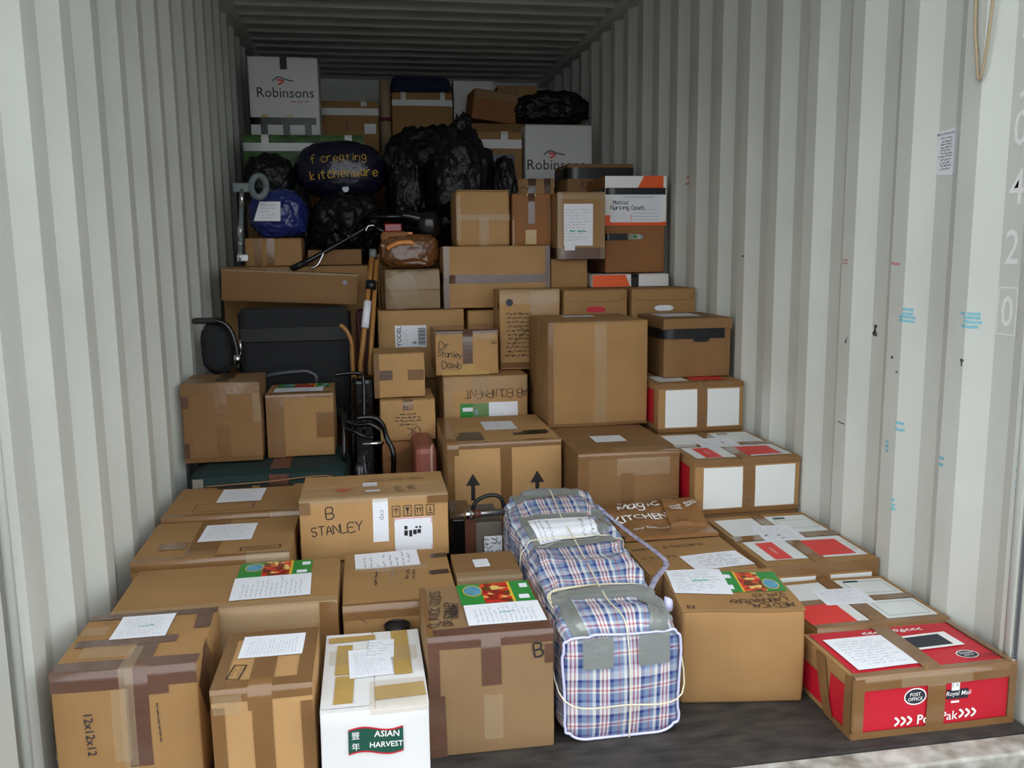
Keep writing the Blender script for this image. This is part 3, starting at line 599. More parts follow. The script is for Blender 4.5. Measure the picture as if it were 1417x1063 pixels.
c = Carton('carton', 'brown carton with shiny clear tape on its front edge under the biggest carton', 1.508, 1.30, .396, .62, 0, .447, seed=53, tint='dark', seam='x')
c.paper('T', .30, .30, .62, .48, 0, 5, lab='white note'); c.tapev(.38, .90, .12, .80, CLEAR); c.patch('packing_tape', 'F', .42, 0, .54, .82, TAPE2); c.patch('packing_tape', 'F', 0, 0, .1, 1, TAPE2); c.decal('print_marks', 'T', .14, .18, frame2(.05, .03, .002), INK); c.edge(TAPE2, tv=.02, fv=.95)
c = Carton('carton', 'biggest plain tan carton with a shiny vertical tape line', 1.502, 1.80, .436, .43, .4505, .899, seed=55, tint='mid', seam='x', bulge=.006)
c.tapev(.46, .58, 1, 0, CLEAR); c.patch('packing_tape', 'L', .5, 0, .65, 1, CLEAR); c.paper('T', .30, .55, .62, .8, 0, 4, lab='white note'); c.patch('packing_tape', 'F', 0, 0, .05, 1, TAPE2); c.tapeh(0, .03, m=TAPE2)
c = Carton('carton', 'carton handwritten LAB EQUIPMENT upside down, with a green and white label', 1.083, 2.10, .385, .38, .2, .638, seed=57, tint='pale', seam='x')
c.hand('F', .66, .82, 'LAB EQUIPMENT', .036, 180, w=.0035, gap=1.05); c.patch('green_label', 'F', .19, .54, .53, .72, GREEN); c.patch('white_label', 'F', .53, .56, .88, .73, PAPER); c.patch('sticker', 'F', .22, .64, .34, .68, PAPER); c.patch('sticker', 'F', .36, .60, .40, .66, TEAL); c.tapeh(.86, 1, None, m=CLEAR); c.patch('packing_tape', 'F', .34, 0, .52, 1, CLEAR); c.patch('clear_tape', 'F', .0, .3, .12, 1, CLEAR); c.patch('packing_tape', 'L', .3, .1, .8, .4, TAPE2); c.patch('sticker', 'L', .55, .45, .75, .6, PAPER)
c = Carton('carton', 'brown carton handwritten Dr Stanley with purple-brown tape on its lid', 1.056, 2.145, .286, .28, .641, .845, seed=59, tint='pale', seam='y')
c.edge(tv=.9, fv=.93); c.tapev(.43, .59, .9, .22); c.patch('tan_tape', 'F', .37, -.0, .62, .25, MASK); c.patch('tan_tape', 'F', .10, .0, .85, .10, MASK); c.hand('F', .13, .68, 'Dr', .034, -3, w=.003); c.hand('F', .225, .46, 'Stanley', .028, -6, w=.003, gap=.92); c.hand('F', .25, .24, 'Dawb', .032, 2, w=.003, gap=1.1); c.hand('F', .93, .72, 'B', .02, 90, w=.002)
c.patch('clear_tape', 'F', .6, .8, .95, .95, CLEAR)
c = Carton('carton', 'tall carton with a printed list and a round blue-black emblem', 1.372, 2.275, .288, .21, .641, 1.017, seed=61, tint='pale', seam='x')
c.decal('round_emblem', 'F', .16, .84, ellipse2(.017, .018), NAVY); c.scrib('F', .62, .82, .05, 2, .018, 0, INK); c.edge(CLEAR, tv=.5, fv=.82); c.tapeh(.02, .09, m=TAPE2); c.patch('clear_tape', 'F', .5, .6, .95, .99, CLEAR)
for k in range(11): c.scrib('F', .30, .70-.052*k, .12, 1, .011, 0, INK, name='print_line', wd=.003, amp=.7)
c.decal('pen_stroke', 'F', .36, .42, ribbons([[(-.05, -.06), (0, 0), (.05, .03)], [(-.02, .04), (.02, .01)]], .003), INK); c.decal('round_emblem', 'L', .9, .8, ellipse2(.016, .018), NAVY)
c = Carton('carton', 'small tan carton with a brown tape tab, stacked on the carton printed upside down', .777, 2.0, .218, .25, .574, .766, seed=63, tint='pale', seam='y')
c.tapeh(.40, .62, .5, None, 0, .36); c.tapeh(0, 1, .9, None, 0, .10, m=CLEAR); c.patch('packing_tape', 'F', .66, .38, .98, .62, TAPE2); c.patch('packing_tape', 'F', 0, .0, .1, 1, TAPE2)
c = Carton('carton', 'tan carton with small upside-down print, under the small tan carton', .796, 1.955, .236, .3, .39, .569, seed=65, tint='pale', seam='y')
c.tapev(.42, .60, 1, .75, TAPE2); c.text('F', .46, .80, '12', .026, 180, INK, .006)
for k, ww in enumerate((.09, .10, .12, .09)): c.scrib('F', .50, .66-.085*k, ww, 1, .010, 180, INK, name='print_line', wd=.0028, amp=.6)
c.hand('F', .60, .24, 'OK', .035, 180, w=.003)
c = Carton('carton', 'reddish brown carton low down beneath the tan carton with upside-down print', .80, 1.965, .2, .27, 0, .389, seed=67, tint='red', seam='y'); c.patch('packing_tape', 'F', .2, .6, .9, .9, TAPE2, 25)
c = Carton('carton', 'carton with a YODEL courier label on its front', .809, 2.5, .418, .36, .58, .918, seed=69, tint='pale', seam='x')
p = c.paper('F', .19, .46, .555, .78, 0, 0, lab='white courier label with barcode'); c.text('F', .235, .62, 'YODEL', .031, 90, INK, .01, parent=p); c.text('F', .41, .53, '6', .03, 90, INK, .01, parent=p)
for k in range(14): c.decal('barcode_bar', 'F', .50, .50+.018*k, poly2([(-.018, -.0012-.001*(k % 3)), (.018, -.0012-.001*(k % 3)), (.018, .0012), (-.018, .0012)]), INK, parent=p)
c.scrib('F', .31, .62, .08, 2, .012, 90, INKG, parent=p)
c = Carton('carton', 'plain tan carton wedged between the YODEL carton and the printed-list carton', 1.25, 2.52, .40, .33, .58, .908, seed=71, tint='pale', seam='x')
c = Carton('carton', 'wide plain orange-tan carton crossed by one brown tape strip', 1.137, 2.552, .535, .33, .919, 1.223, seed=73, tint='pale', seam='x')
c.tapeh(.40, .54, .5, None); c.patch('packing_tape', 'F', 0, 0, .05, 1, TAPE); c.patch('packing_tape', 'F', .955, .3, 1, 1, TAPE); c.patch('clear_tape', 'F', .0, .5, .06, 1, CLEAR)
c = Carton('carton', 'small carton wrapped in shiny clear tape, faintly handwritten MEDICAL', .848, 2.505, .265, .12, .9225, 1.115, seed=75, tint='grey', seam='x')
c.hand('T', .5, .4, 'MEDICAL', .02, 0, w=.002); c.hand('F', .52, .93, 'MEDICAL STORE', .016, 0, w=.002, gap=1.1); c.tapeh(.50, .95, .5, None, m=CLEAR); c.tapeh(.05, .46, .5, None, m=CLEAR); c.decal('flap_line', 'F', .5, .48, ribbons([[(-.13, 0), (.13, 0)]], .002), TAPE); c.patch('clear_tape', 'F', .1, .05, .6, .9, CLEAR, 20)
c = Carton('carton', 'plain tan carton with rounded corners, beside the one with a tape tail', 1.211, 2.6, .267, .28, 1.2245, 1.498, seed=77, tint='pale', seam='x', rounded=.012)
c.tapeh(.46, .56, m=CLEAR); c.patch('clear_tape', 'F', 0, .1, .08, .9, CLEAR); c.patch('clear_tape', 'F', .42, 0, .6, .5, CLEAR)
c = Carton('carton', 'orange-brown carton with a brown tape tail down its front', 1.495, 2.62, .198, .26, 1.2245, 1.481, seed=79, tint='red', seam='y')
c.tapev(.38, .62, .6, .96, MASK); c.tapev(.41, .58, .6, .42); c.patch('tan_tape', 'F', .34, .02, .62, .30, MASK); c.patch('clear_tape', 'F', 0, 0, .06, .5, CLEAR); c.patch('clear_tape', 'F', .94, .2, 1, .8, CLEAR)

# ------------------------------------------------------------------ right-hand upper cartons
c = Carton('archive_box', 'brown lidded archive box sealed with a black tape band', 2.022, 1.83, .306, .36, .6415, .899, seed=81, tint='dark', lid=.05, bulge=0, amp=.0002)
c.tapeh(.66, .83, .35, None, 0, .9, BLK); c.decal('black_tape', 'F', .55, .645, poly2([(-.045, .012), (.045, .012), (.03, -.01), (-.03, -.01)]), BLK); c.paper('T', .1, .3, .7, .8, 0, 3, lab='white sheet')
def storage(label, x, w, fill, seed):
    c = Carton('storage_carton', label, x, 2.27, w, .36, .70, 1.01, seed=seed, tint='mid', seam='x', bulge=.002)
    h = c.decal('hand_hole', 'F', .50, .70, poly2([(.032*math.cos(a)+(.016 if math.cos(a) > 0 else -.016), .014*math.sin(a)) for a in [2*math.pi*i/20 for i in range(20)]]), fill)
    c.decal('flap_cut', 'F', .5, .87, ribbons([[(-w*.46, .03), (-w*.38, 0), (w*.38, 0), (w*.46, .03)]], .002), TAPE); return c
c = storage('brown storage carton whose hand hole shows red', 1.678, .312, RED, 83); c = storage('brown storage carton whose hand hole shows white', 2.012, .322, PAPER, 85)
c = Carton('lidded_box', 'flat box with an orange and white edge lying on the storage cartons', 1.88, 2.50, .40, .36, 1.0115, 1.074, seed=87, tint='white', seam='x', bulge=0, amp=.0002)
c.decal('orange_print', 'F', .245, .5, poly2([(-.095, -.029), (.10, -.029), (.075, .03), (-.095, .03)]), ORANGE); c.tapev(.50, .60, .3, 0, BLK)
c = Carton('archive_box', 'tall archive box with an orange and white lid panel and black tape', 1.992, 2.665, .32, .36, 1.079, 1.572, seed=89, tint='red', lid=.06, bulge=0, amp=.0002)
p = c.patch('white_panel', 'F', -.015, .50, 1.015, 1.0, WPRINT); c.decal('orange_print', 'F', .745, .94, poly2([(-.055, -.033), (.085, -.033), (.085, .029), (-.02, .029)]), ORANGE)
c.patch('orange_print', 'F', -.015, .49, 1.015, .53, ORANGE); c.patch('orange_print', 'F', -.015, .50, .07, .60, ORANGE); c.patch('form_panel', 'F', .09, .525, .94, .81, PAPER)
c.hand('F', .24, .73, 'Medical', .020, 0, w=.003, gap=1.0); c.hand('F', .36, .67, 'Nursing Goods', .022, 0, w=.0035, gap=1.0); c.text('F', .55, .785, 'CONFIDENTIAL RECORDS', .014, 0, INKG)
for k in range(4): c.decal('form_line', 'F', .66, .55+.035*k, ribbons([[(-.07, 0), (.07, 0)]], .0014), INKG)
c.decal('form_line', 'F', .42, .57, ribbons([[(0, -.018), (0, .018)]], .003), ORANGE)
c.tapeh(.81, .88, .6, None, m=BLK); c.tapeh(.34, .41, .6, None, 0, .36, BLK); c.decal('shiny_sticker', 'F', .50, .375, poly2([(-.04, -.014), (.04, -.012), (.045, .012), (-.035, .016)]), CHROME); c.decal('green_sticker', 'F', .49, .375, ellipse2(.012, .01), GREEN)
c = Carton('carton', 'plain little carton under the one with a tall white paper', 1.678, 2.545, .187, .28, 1.0115, 1.1535, seed=91, tint='mid', seam='x')
c = Carton('carton', 'shiny wrapped carton with a tall white paper on its front', 1.70, 2.495, .242, .3, 1.155, 1.48, seed=93, tint='mid', seam='x', bulge=.002)
p = c.paper('F', .13, .20, .74, .83, 0, 7, lab='tall white printed paper'); c.scrib('F', .42, .42, .07, 1, .02, 0, INKT, p, wd=.006); c.tapeh(0, .17, .5, None); c.patch('clear_tape', 'F', 0, 0, .1, 1, CLEAR); c.patch('clear_tape', 'F', .9, 0, 1, 1, CLEAR); c.edge(CLEAR, tv=.5, fv=.9); c.patch('sticker', 'F', .14, .13, .36, .20, PAPER)
c = Carton('carton', 'brown carton with a wide black tape band, handwritten KIA', 1.88, 3.05, .38, .3, 1.40, 1.67, seed=95, tint='dark', seam='x', yaw=1)
c.tapeh(.70, .93, .0, None, m=BLK); c.hand('F', .42, .58, 'KIAN', .05, 0, w=.004)
def robinsons(label, x, y, w, d, z0, z1, seed):
    c = Carton('removal_carton', label, x, y, w, d, z0, z1, seed=seed, tint='white', seam='x', bulge=.003)
    return c
def rob_logo(c, u, v, s_):
    c.text('F', u, v, 'Robinsons', .098*s_, 0, NAVY, .004); c.scrib('F', u+.2, v-.13*s_, .12*s_, 1, .02*s_, 0, REDB, name='tagline', wd=.005*s_, amp=.3)
    c.decal('logo_swoosh', 'F', u-.03, v+.20*s_, ribbons([[(-.07*s_, .0), (-.03*s_, .028*s_), (.02*s_, .012*s_), (.075*s_, .0)]], .008*s_), NAVY); c.decal('logo_swoosh', 'F', u-.06, v+.155*s_, ribbons([[(-.03*s_, .02*s_), (.02*s_, .01*s_), (-.02*s_, -.015*s_)]], .012*s_), REDB)
c = robinsons('white Robinsons removal carton partly behind the black-banded KIA carton', 1.803, 3.9, .441, .38, 1.60, 1.996, 97); rob_logo(c, .46, .37, .95)
c = robinsons('white Robinsons removal carton with black tape, high against the wall under the roof', .094, 4.0, .419, .42, 1.93, 2.396, 99); rob_logo(c, .52, .545, .86)
c.tapev(.46, .56, 0, .84, BLK); c.tapeh(.13, .225, 0, None, 0, .95, BLK)
for uu in (.14, .46, .78): c.patch('black_tape', 'F', uu, .0, uu+.1, .14, BLK)
for uu in (.16, .52): c.patch('tan_tape', 'F', uu, .225, uu+.09, .265, MASK)
c = Carton('carton', 'small tan scribbled carton below the white Robinsons carton by the KIA one', 1.605, 3.2, .232, .26, 1.40, 1.60, seed=101, tint='pale', seam='x'); c.tapev(.35, .55, .5, .55); c.tapev(.75, .92, .5, .55); c.scrib('F', .3, .75, .1, 1, .05, 0, INK, wd=.004)

# ------------------------------------------------------------------ back top tier
c = Carton('carton', 'leafy green printed carton sealed with white tape beneath the high Robinsons carton', .089, 3.6, .69, .36, 1.55, 1.88, seed=103, seam='x', m=mat('leafy_print', (74, 120, 44), rough=.5, var=.9, vscale=16, rgb2=(18, 44, 16)))
c.tapeh(.72, .86, .5, None, m=WTAPE); c.tapev(.15, .21, .5, .86, WTAPE); c.tapev(.84, .90, .5, .86, WTAPE)
c = Carton('carton', 'dim brown carton with white tape high at the back, next to the cardboard tube', .492, 4.6, .40, .36, 1.90, 2.237, seed=105, tint='mid', seam='x'); c.tapeh(.72, .86, m=WTAPE); c.patch('sticker', 'F', .75, .35, .95, .55, PAPER); c.tapev(.7, .8, .3, .9, WTAPE); c.decal('red_mark', 'F', .45, .5, ribbons([[(0, .03), (0, -.03)]], .012), LEATHER)
ct = empty('cardboard_tube', (.942, 4.66, 1.90), label='pale upright cardboard tube with a dark red stripe at the back', cat='tube')
tube('tube_wall', [(0, 0, 0), (0, 0, .486)], .038, mat('tube_card', (176, 150, 122), rough=.6, var=.2), ct, n=24, smooth=0); tube('stripe', [(0, 0, .21), (0, 0, .235)], .0388, mat('maroon', (96, 32, 40), rough=.5), ct, n=24, smooth=0)
c = Carton('carton', 'brown carton with a broad white tape band in the middle of the back row', .990, 4.7, .432, .38, 1.90, 2.321, seed=107, tint='mid', seam='x'); c.tapeh(.78, .88, m=WTAPE); c.tapev(.15, .23, .3, .8, WTAPE); c.tapev(.80, .88, .3, .8, WTAPE)
tag(slab('blue_holdall', .991, 4.76, 2.326, 1.42, 5.05, 2.447, mat('dark_blue_fabric', (20, 26, 58), rough=.8), bv=.04), 'dark blue holdall on top of the white-banded carton', 'bag')
c = Carton('carton', 'upright white carton in the back row beside the white-banded brown one', 1.444, 4.80, .293, .30, 1.90, 2.426, seed=109, tint='white', seam='x'); c.tapeh(.40, .43, m=NAVY); c.patch('brown_lower_panel', 'F', 0, 0, 1, .39, KR['pale'])
c = Carton('carton', 'tilted brown carton leaning on the black bag in the back row', 1.52, 4.38, .31, .28, 2.086, 2.285, seed=111, tint='red', seam='x', roll=7, yaw=4); c.edge(CLEAR, tv=.6, fv=.7)
c = Carton('carton', 'pale flat carton peeping over the black bag under the roof', 1.80, 5.0, .31, .4, 2.20, 2.433, seed=113, tint='pale', seam='x'); c.tapev(.42, .5, .3, .8, CLEAR)
c = Carton('carton', 'brown carton with white tape just beside the white Robinsons carton at mid-height', 1.46, 3.9, .32, .36, 1.60, 1.951, seed=115, tint='mid', seam='x'); c.tapeh(.70, .86, m=WTAPE); c.tapev(.58, .72, .2, .82, WTAPE); c.patch('black_tape', 'F', 0, .2, .85, .60, BLK)
c = Carton('carton', 'small brown carton half hidden behind the black rubbish bags', 1.28, 4.2, .155, .3, 1.60, 2.034, seed=117, tint='mid', seam='x'); c.patch('sticker', 'F', .55, .68, .9, .80, PAPER)
c = Carton('carton', 'brown carton under the blue plastic bundle', .165, 2.82, .277, .27, 1.136, 1.275, seed=119, tint='mid', seam='x'); c.patch('packing_tape', 'F', .16, 0, .30, 1, TAPE2); c.patch('packing_tape', 'F', .38, 0, .52, 1, TAPE2)
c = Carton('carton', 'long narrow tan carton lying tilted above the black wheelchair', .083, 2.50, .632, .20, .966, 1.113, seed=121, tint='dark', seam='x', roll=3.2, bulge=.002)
c.edge(CLEAR, tv=.3, fv=.95); c.decal('round_stamp', 'F', .90, .72, ellipse2(.011, .011), INKG); c.patch('paper_slip', 'T', .32, .2, .5, .9, PAPER)

# ------------------------------------------------------------------ soft goods and odd things
def pix(u, v, Y):
    d = _r2*((u-708.5)/FPX)+_u2*(-(v-531.5)/FPX)+_f; return CAM_LOC+d*((Y-CAM_LOC.y)/d.y)
def local(root, pts): return [Vector(p)-Vector(root.location) for p in pts]

# plaid laundry bag
def plaid():
    m = bpy.data.materials.new('plaid_weave'); m.use_nodes = True; nt = m.node_tree; b = nt.nodes['Principled BSDF']; b.inputs['Roughness'].default_value = .38
    uv = nt.nodes.new('ShaderNodeUVMap'); sp = nt.nodes.new('ShaderNodeSeparateXYZ'); nt.links.new(uv.outputs[0], sp.inputs[0])
    def stripes(out, period, stops):
        a = nt.nodes.new('ShaderNodeMath'); a.operation = 'DIVIDE'; a.inputs[1].default_value = period; nt.links.new(out, a.inputs[0])
        f = nt.nodes.new('ShaderNodeMath'); f.operation = 'FRACT'; nt.links.new(a.outputs[0], f.inputs[0])
        r = nt.nodes.new('ShaderNodeValToRGB'); cr = r.color_ramp; cr.interpolation = 'CONSTANT'
        cr.elements[0].position = 0; cr.elements[0].color = lin(*stops[0][1]); cr.elements[1].position = stops[1][0]; cr.elements[1].color = lin(*stops[1][1])
        for p_, c_ in stops[2:]: e = cr.elements.new(p_); e.color = lin(*c_)
        nt.links.new(f.outputs[0], r.inputs[0]); return r
    WH, BL, GB, RD, LB = (214, 214, 212), (34, 50, 122), (118, 138, 168), (168, 40, 58), (160, 176, 200)
    r1 = stripes(sp.outputs[0], .078, [(0, BL), (.12, WH), (.19, RD), (.24, WH), (.32, RD), (.37, WH), (.44, BL), (.56, GB), (.74, RD), (.78, GB), (.90, WH)])
    r2 = stripes(sp.outputs[1], .092, [(0, WH), (.20, LB), (.34, BL), (.42, GB), (.60, WH), (.66, RD), (.70, WH), (.78, GB), (.92, BL)])
    # over-and-under weave decides which thread shows
    def sw(out, k):
        a = nt.nodes.new('ShaderNodeMath'); a.operation = 'MULTIPLY'; a.inputs[1].default_value = k; nt.links.new(out, a.inputs[0]); return a
    ad = nt.nodes.new('ShaderNodeMath'); ad.operation = 'ADD'; nt.links.new(sw(sp.outputs[0], 260).outputs[0], ad.inputs[0]); nt.links.new(sw(sp.outputs[1], 260).outputs[0], ad.inputs[1])
    fr = nt.nodes.new('ShaderNodeMath'); fr.operation = 'FRACT'; nt.links.new(ad.outputs[0], fr.inputs[0])
    gt = nt.nodes.new('ShaderNodeMath'); gt.operation = 'GREATER_THAN'; gt.inputs[1].default_value = .58; nt.links.new(fr.outputs[0], gt.inputs[0])
    mx = nt.nodes.new('ShaderNodeMix'); mx.data_type = 'RGBA'; nt.links.new(gt.outputs[0], mx.inputs['Factor']); nt.links.new(r1.outputs[0], mx.inputs['A']); nt.links.new(r2.outputs[0], mx.inputs['B'])
    nt.links.new(mx.outputs['Result'], b.inputs['Base Color']); return m
PLAID = plaid()
bag = empty('laundry_bag', (1.35, .67, 0), label='long blue and red plaid laundry bag tied with string and patched with grey tape', cat='bag')
def interp(t, tab):
    for (a, x), (b, y) in zip(tab, tab[1:]):
        if t <= b: k = (t-a)/(b-a) if b > a else 0; k = k*k*(3-2*k); return x+(y-x)*k
    return tab[-1][1]
HT = [(.165, .275), (.22, .292), (.34, .298), (.43, .272), (.50, .300), (.62, .318), (.72, .312), (.82, .338), (.98, .352), (1.10, .362), (1.17, .345), (1.215, .27)]
HW = [(.165, .143), (.25, .153), (.36, .157), (.43, .146), (.52, .158), (.70, .155), (.80, .160), (1.0, .160), (1.12, .150), (1.18, .13), (1.215, .09)]
CX = [(.165, 1.338), (.3, 1.342), (.6, 1.350), (1.215, 1.354)]
def bagS(a, Y, off=0.0):
    """a: 0..1 around the section from bottom right over the top to bottom left"""
    h = interp(Y, HT)/2; w = interp(Y, HW); cx = interp(Y, CX); th = 2*math.pi*a-math.pi/2
    ex = .34; ct, st = math.cos(th), math.sin(th)
    x = math.copysign(abs(ct)**ex, ct); z = math.copysign(abs(st)**ex, st)
    p = Vector((x*w, Y, z*h))
    fold = .006*math.sin(Y*42+3*math.sin(a*9))*max(0, z)*(1.4 if .36 < Y < .8 else .7)
    n = noise.fractal(Vector((a*7, Y*5.5, 3.3)), .8, 2.1, 4)*.017 + abs(noise.noise(Vector((a*9+4, Y*16, 1.1))))*.014
    k = 1 if z > -.8 else 0
    d = Vector((x, 0, z)).normalized(); p += d*((fold+n)*k+off); p.x += cx; p.z += h+.002
    p.z = max(p.z, .002); return p
NA, NY = 96, 110; V = []; F = []; UVS = []
ys = [.165+(1.215-.165)*j/NY for j in range(NY+1)]
_ref = [bagS(i/NA, .6) for i in range(NA+1)]; ARC = [0.0]
for i in range(NA): ARC.append(ARC[-1]+(_ref[i+1]-_ref[i]).length)
for j, Y in enumerate(ys):
    for i in range(NA): V.append(bagS(i/NA, Y))
for j in range(NY):
    for i in range(NA): F.append((j*NA+i, j*NA+(i+1) % NA, (j+1)*NA+(i+1) % NA, (j+1)*NA+i))
# end caps: rings that close to the middle, the front one slightly bulging
def cap(base, ysgn, bul, rev):
    ring = [base+i for i in range(NA)]; c0 = Vector((interp(ys[0 if ysgn < 0 else -1], CX), ys[0 if ysgn < 0 else -1], interp(ys[0 if ysgn < 0 else -1], HT)/2))
    rings = [ring]
    for k in (.86, .66, .45, .22):
        st_ = len(V)
        for i in range(NA):
            q = V[base+i]; p = c0+(q-c0)*k; p.y = q.y+ysgn*bul*(1-k*k)+noise.noise(p*11)*.006; V.append(p)
        rings.append([st_+i for i in range(NA)])
    for a_, b_ in zip(rings, rings[1:]):
        for i in range(NA):
            f = (a_[i], a_[(i+1) % NA], b_[(i+1) % NA], b_[i]); F.append(f[::-1] if not rev else f)
    F.append(tuple(rings[-1]) if rev else tuple(rings[-1])[::-1])
nside = len(F)
cap(0, -1, .018, False); cap(NY*NA, 1, .02, True)
V2 = [v-Vector(bag.location) for v in V]
bo = mobj('bag_body', V2, F, PLAID, bag, smooth=True); me = bo.data; uvl = me.uv_layers.new(name='UVMap')
for pi, poly in enumerate(me.polygons):
    for li in poly.loop_indices:
        vi = me.loops[li].vertex_index; co = V[vi]
        if pi < nside:
            i = vi % NA; nxt = [x % NA for x in poly.vertices]
            ii = NA if (i == 0 and (NA-1) in nxt) else i
            uvl.data[li].uv = (ARC[ii]+.02, co.y+.05)
        else: uvl.data[li].uv = (co.x-1.19, co.z+.02)
pts = [tuple(bagS(k/48, .165, .002)+Vector((0, -.004, .003))) for k in range(49)]
tube('piping', local(bag, pts), .0034, mat('lilac_piping', (206, 204, 236), rough=.4), bag, n=8)
sp_ = [(1.35, .142, .01), (1.352, .140, .13), (1.348, .146, .25), (1.345, .18, .305)]+[tuple(bagS(.5+.0*k, .2+.1*k, .006)) for k in range(1, 11)]
tube('string', local(bag, sp_), .002, STRING, bag, n=6)
tube('string', local(bag, [tuple(bagS(.70, .5, .004)), tuple(bagS(.72, .3, .004)), (1.19, .155, .115), (1.34, .139, .098), (1.49, .155, .105), tuple(bagS(.27, .3, .006)), tuple(bagS(.25, .5, .006))]), .002, STRING, bag, n=6)
for Yk, w_ in ((.43, .006), (.76, .006)):
    tube('string', local(bag, [tuple(bagS(.12+.76*k/14, Yk+.012*math.sin(k*.9), w_)) for k in range(15)]), .002, STRING, bag, n=6)
for k in range(4): tube('string_bow', local(bag, [tuple(bagS(.5, .43, .008)), tuple(bagS(.555+.01*k, .405-.012*k, .014)), tuple(bagS(.60+.012*k, .37-.016*k, .006))]), .0018, STRING, bag, n=6)
def bagpatch(name, a0, a1, y0, y1, m, off, sk=0, n=14):
    V = [bagS(a0+(a1-a0)*i/n+sk*(j/n-.5), y0+(y1-y0)*j/n, off)-Vector(bag.location) for j in range(n+1) for i in range(n+1)]
    F = [(j*(n+1)+i, j*(n+1)+i+1, (j+1)*(n+1)+i+1, (j+1)*(n+1)+i) for j in range(n) for i in range(n)]
    return mobj(name, V, F, m, bag, smooth=True)
bagpatch('duct_tape', .42, .60, .68, .92, DUCT, .0025, .02); bagpatch('duct_tape', .38, .62, .33, .44, DUCT, .0025); bagpatch('duct_tape', .34, .45, .20, .33, DUCT, .003); bagpatch('duct_tape', .46, .60, 1.06, 1.14, DUCT, .0025)
bagpatch('duct_tape', .36, .44, .80, .95, DUCT, .0025); bagpatch('duct_tape', .535, .60, .167, .34, DUCT, .003); bagpatch('duct_tape', .40, .47, .167, .34, DUCT, .003)
pl_ = bagpatch('paper_note', .47, .555, .74, .88, PAPER, .0045, .01); pl_['label'] = 'white handwritten note'
for k in range(5): tube('pen_line', [bagS(.48+.013*k+.003*(t_ % 2), .755+.11*t_/12, .0052)-Vector(bag.location) for t_ in range(13)], .0006, NAVY, bag, n=4, smooth=0)
def frontpatch(x0, x1, z0, z1, m):
    n = 8; V = []
    for j in range(n+1):
        for i in range(n+1):
            x = x0+(x1-x0)*i/n; z = z0+(z1-z0)*j/n; r = 1-min(1, ((x-1.34)/.145)**2)*.6-min(1, ((z-.138)/.138)**2)*.4
            V.append(Vector((x, .165-.018*max(r, 0)-.007, z))-Vector(bag.location))
    mobj('duct_tape', V, [(j*(n+1)+i, j*(n+1)+i+1, (j+1)*(n+1)+i+1, (j+1)*(n+1)+i) for j in range(n) for i in range(n)], m, bag, smooth=True)
frontpatch(1.235, 1.31, .195, .272, DUCT); frontpatch(1.375, 1.455, .195, .272, DUCT)
STRAP = PLAID
tube('carry_handle', local(bag, [tuple(bagS(.46, .88, .004)), tuple(pix(835, 735, .78)), tuple(pix(862, 775, .62)), tuple(pix(885, 800, .50)), tuple(bagS(.36, .40, .006))]), .009, mat('plaid_strap', (96, 104, 150), rough=.5, var=.6, vscale=90, rgb2=(200, 190, 200)), bag, n=8, flat=.35)
tube('carry_handle', local(bag, [tuple(bagS(.40, .98, .004)), tuple(pix(868, 735, .84)), tuple(pix(905, 762, .70)), tuple(pix(922, 780, .62)), tuple(pix(908, 800, .52)), tuple(bagS(.34, .42, .006))]), .009, MATS['plaid_strap'], bag, n=8, flat=.35)
blob('knot', pix(924, 838, .34)-Vector(bag.location), (.014, .012, .022), MATS['lilac_piping'], bag, amp=.3, freq=2, seed=4, sub=3)

# brown paper packaging lying on the hygiene carton
c = Carton('carton', 'brown carton handwritten hygiene, under the brown printed packaging', 1.565, .63, .345, .64, 0, .228, seed=131, tint='mid', seam='x')
c.hand('T', .40, .35, "women's hygiene", .026, 3, w=.0018, gap=1.0); c.hand('T', .22, .22, '2 boxes', .02, 3, w=.0018); c.paper('T', .42, .02, .99, .22, 5, 4, lab='white note', ink=INK)
pk = empty('printed_packaging', (1.74, 1.09, .2315), label='crumpled brown food packaging printed Magic KITCHEN in white', cat='packaging')
KP = mat('brown_wrapper', (146, 104, 64), rough=.28, var=.15, vscale=12, bump=.5, bscale=24, bdist=.006)
def packz(x, y): return .012+.028*math.exp(-((y-.06)/.10)**2)+.010*noise.noise(Vector((x*14, y*14, .7)))+.012*abs(noise.noise(Vector((x*9, y*11, 4))))
def sheet(name, x0, x1, y0, y1, m, parent, dz=0.0, sk=0, n=18):
    V = []; F = []
    for lay in (1, 0):
        for j in range(n+1):
            for i in range(n+1):
                x = x0+(x1-x0)*i/n; y = y0+(y1-y0)*j/n; x2 = x+sk*(y-y0)
                V.append((x2, y, (packz(x2, y)+dz) if lay else (packz(x2, y)+dz)*.15))
    N = (n+1)**2
    for j in range(n):
        for i in range(n): a = j*(n+1)+i; F.append((a, a+1, a+n+2, a+n+1)); F.append((N+a, N+a+n+1, N+a+n+2, N+a+1))
    for i in range(n):
        F.append((i, N+i, N+i+1, i+1)); a = n*(n+1)+i; F.append((a, a+1, N+a+1, N+a)); a = i*(n+1); F.append((a, a+n+1, N+a+n+1, N+a)); a += n; F.append((a, N+a, N+a+n+1, a+n+1))
    return mobj(name, V, F, m, parent, smooth=False)
sheet('wrapper', -.165, .165, -.17, .17, KP, pk); sheet('folded_flap', .02, .15, -.10, .16, KP, pk, .016, .15)
def packtext(t, x, y, size, bold=.012, stroke=False, shear=0):
    Vt, Ft = font_shapes(t, size, bold, shear) if not stroke else ribbons(stroke_shapes(t, size, None, slant=.25, gap=1.0)[0], size*.12)
    a = R(8); mobj('printed_lettering', [(x+p[0]*math.cos(a)-p[1]*math.sin(a), y+p[0]*math.sin(a)+p[1]*math.cos(a), packz(x+p[0], y+p[1])+.0075+(.016 if x > .04 else 0)) for p in centre(Vt)], Ft, WPRINT, pk)
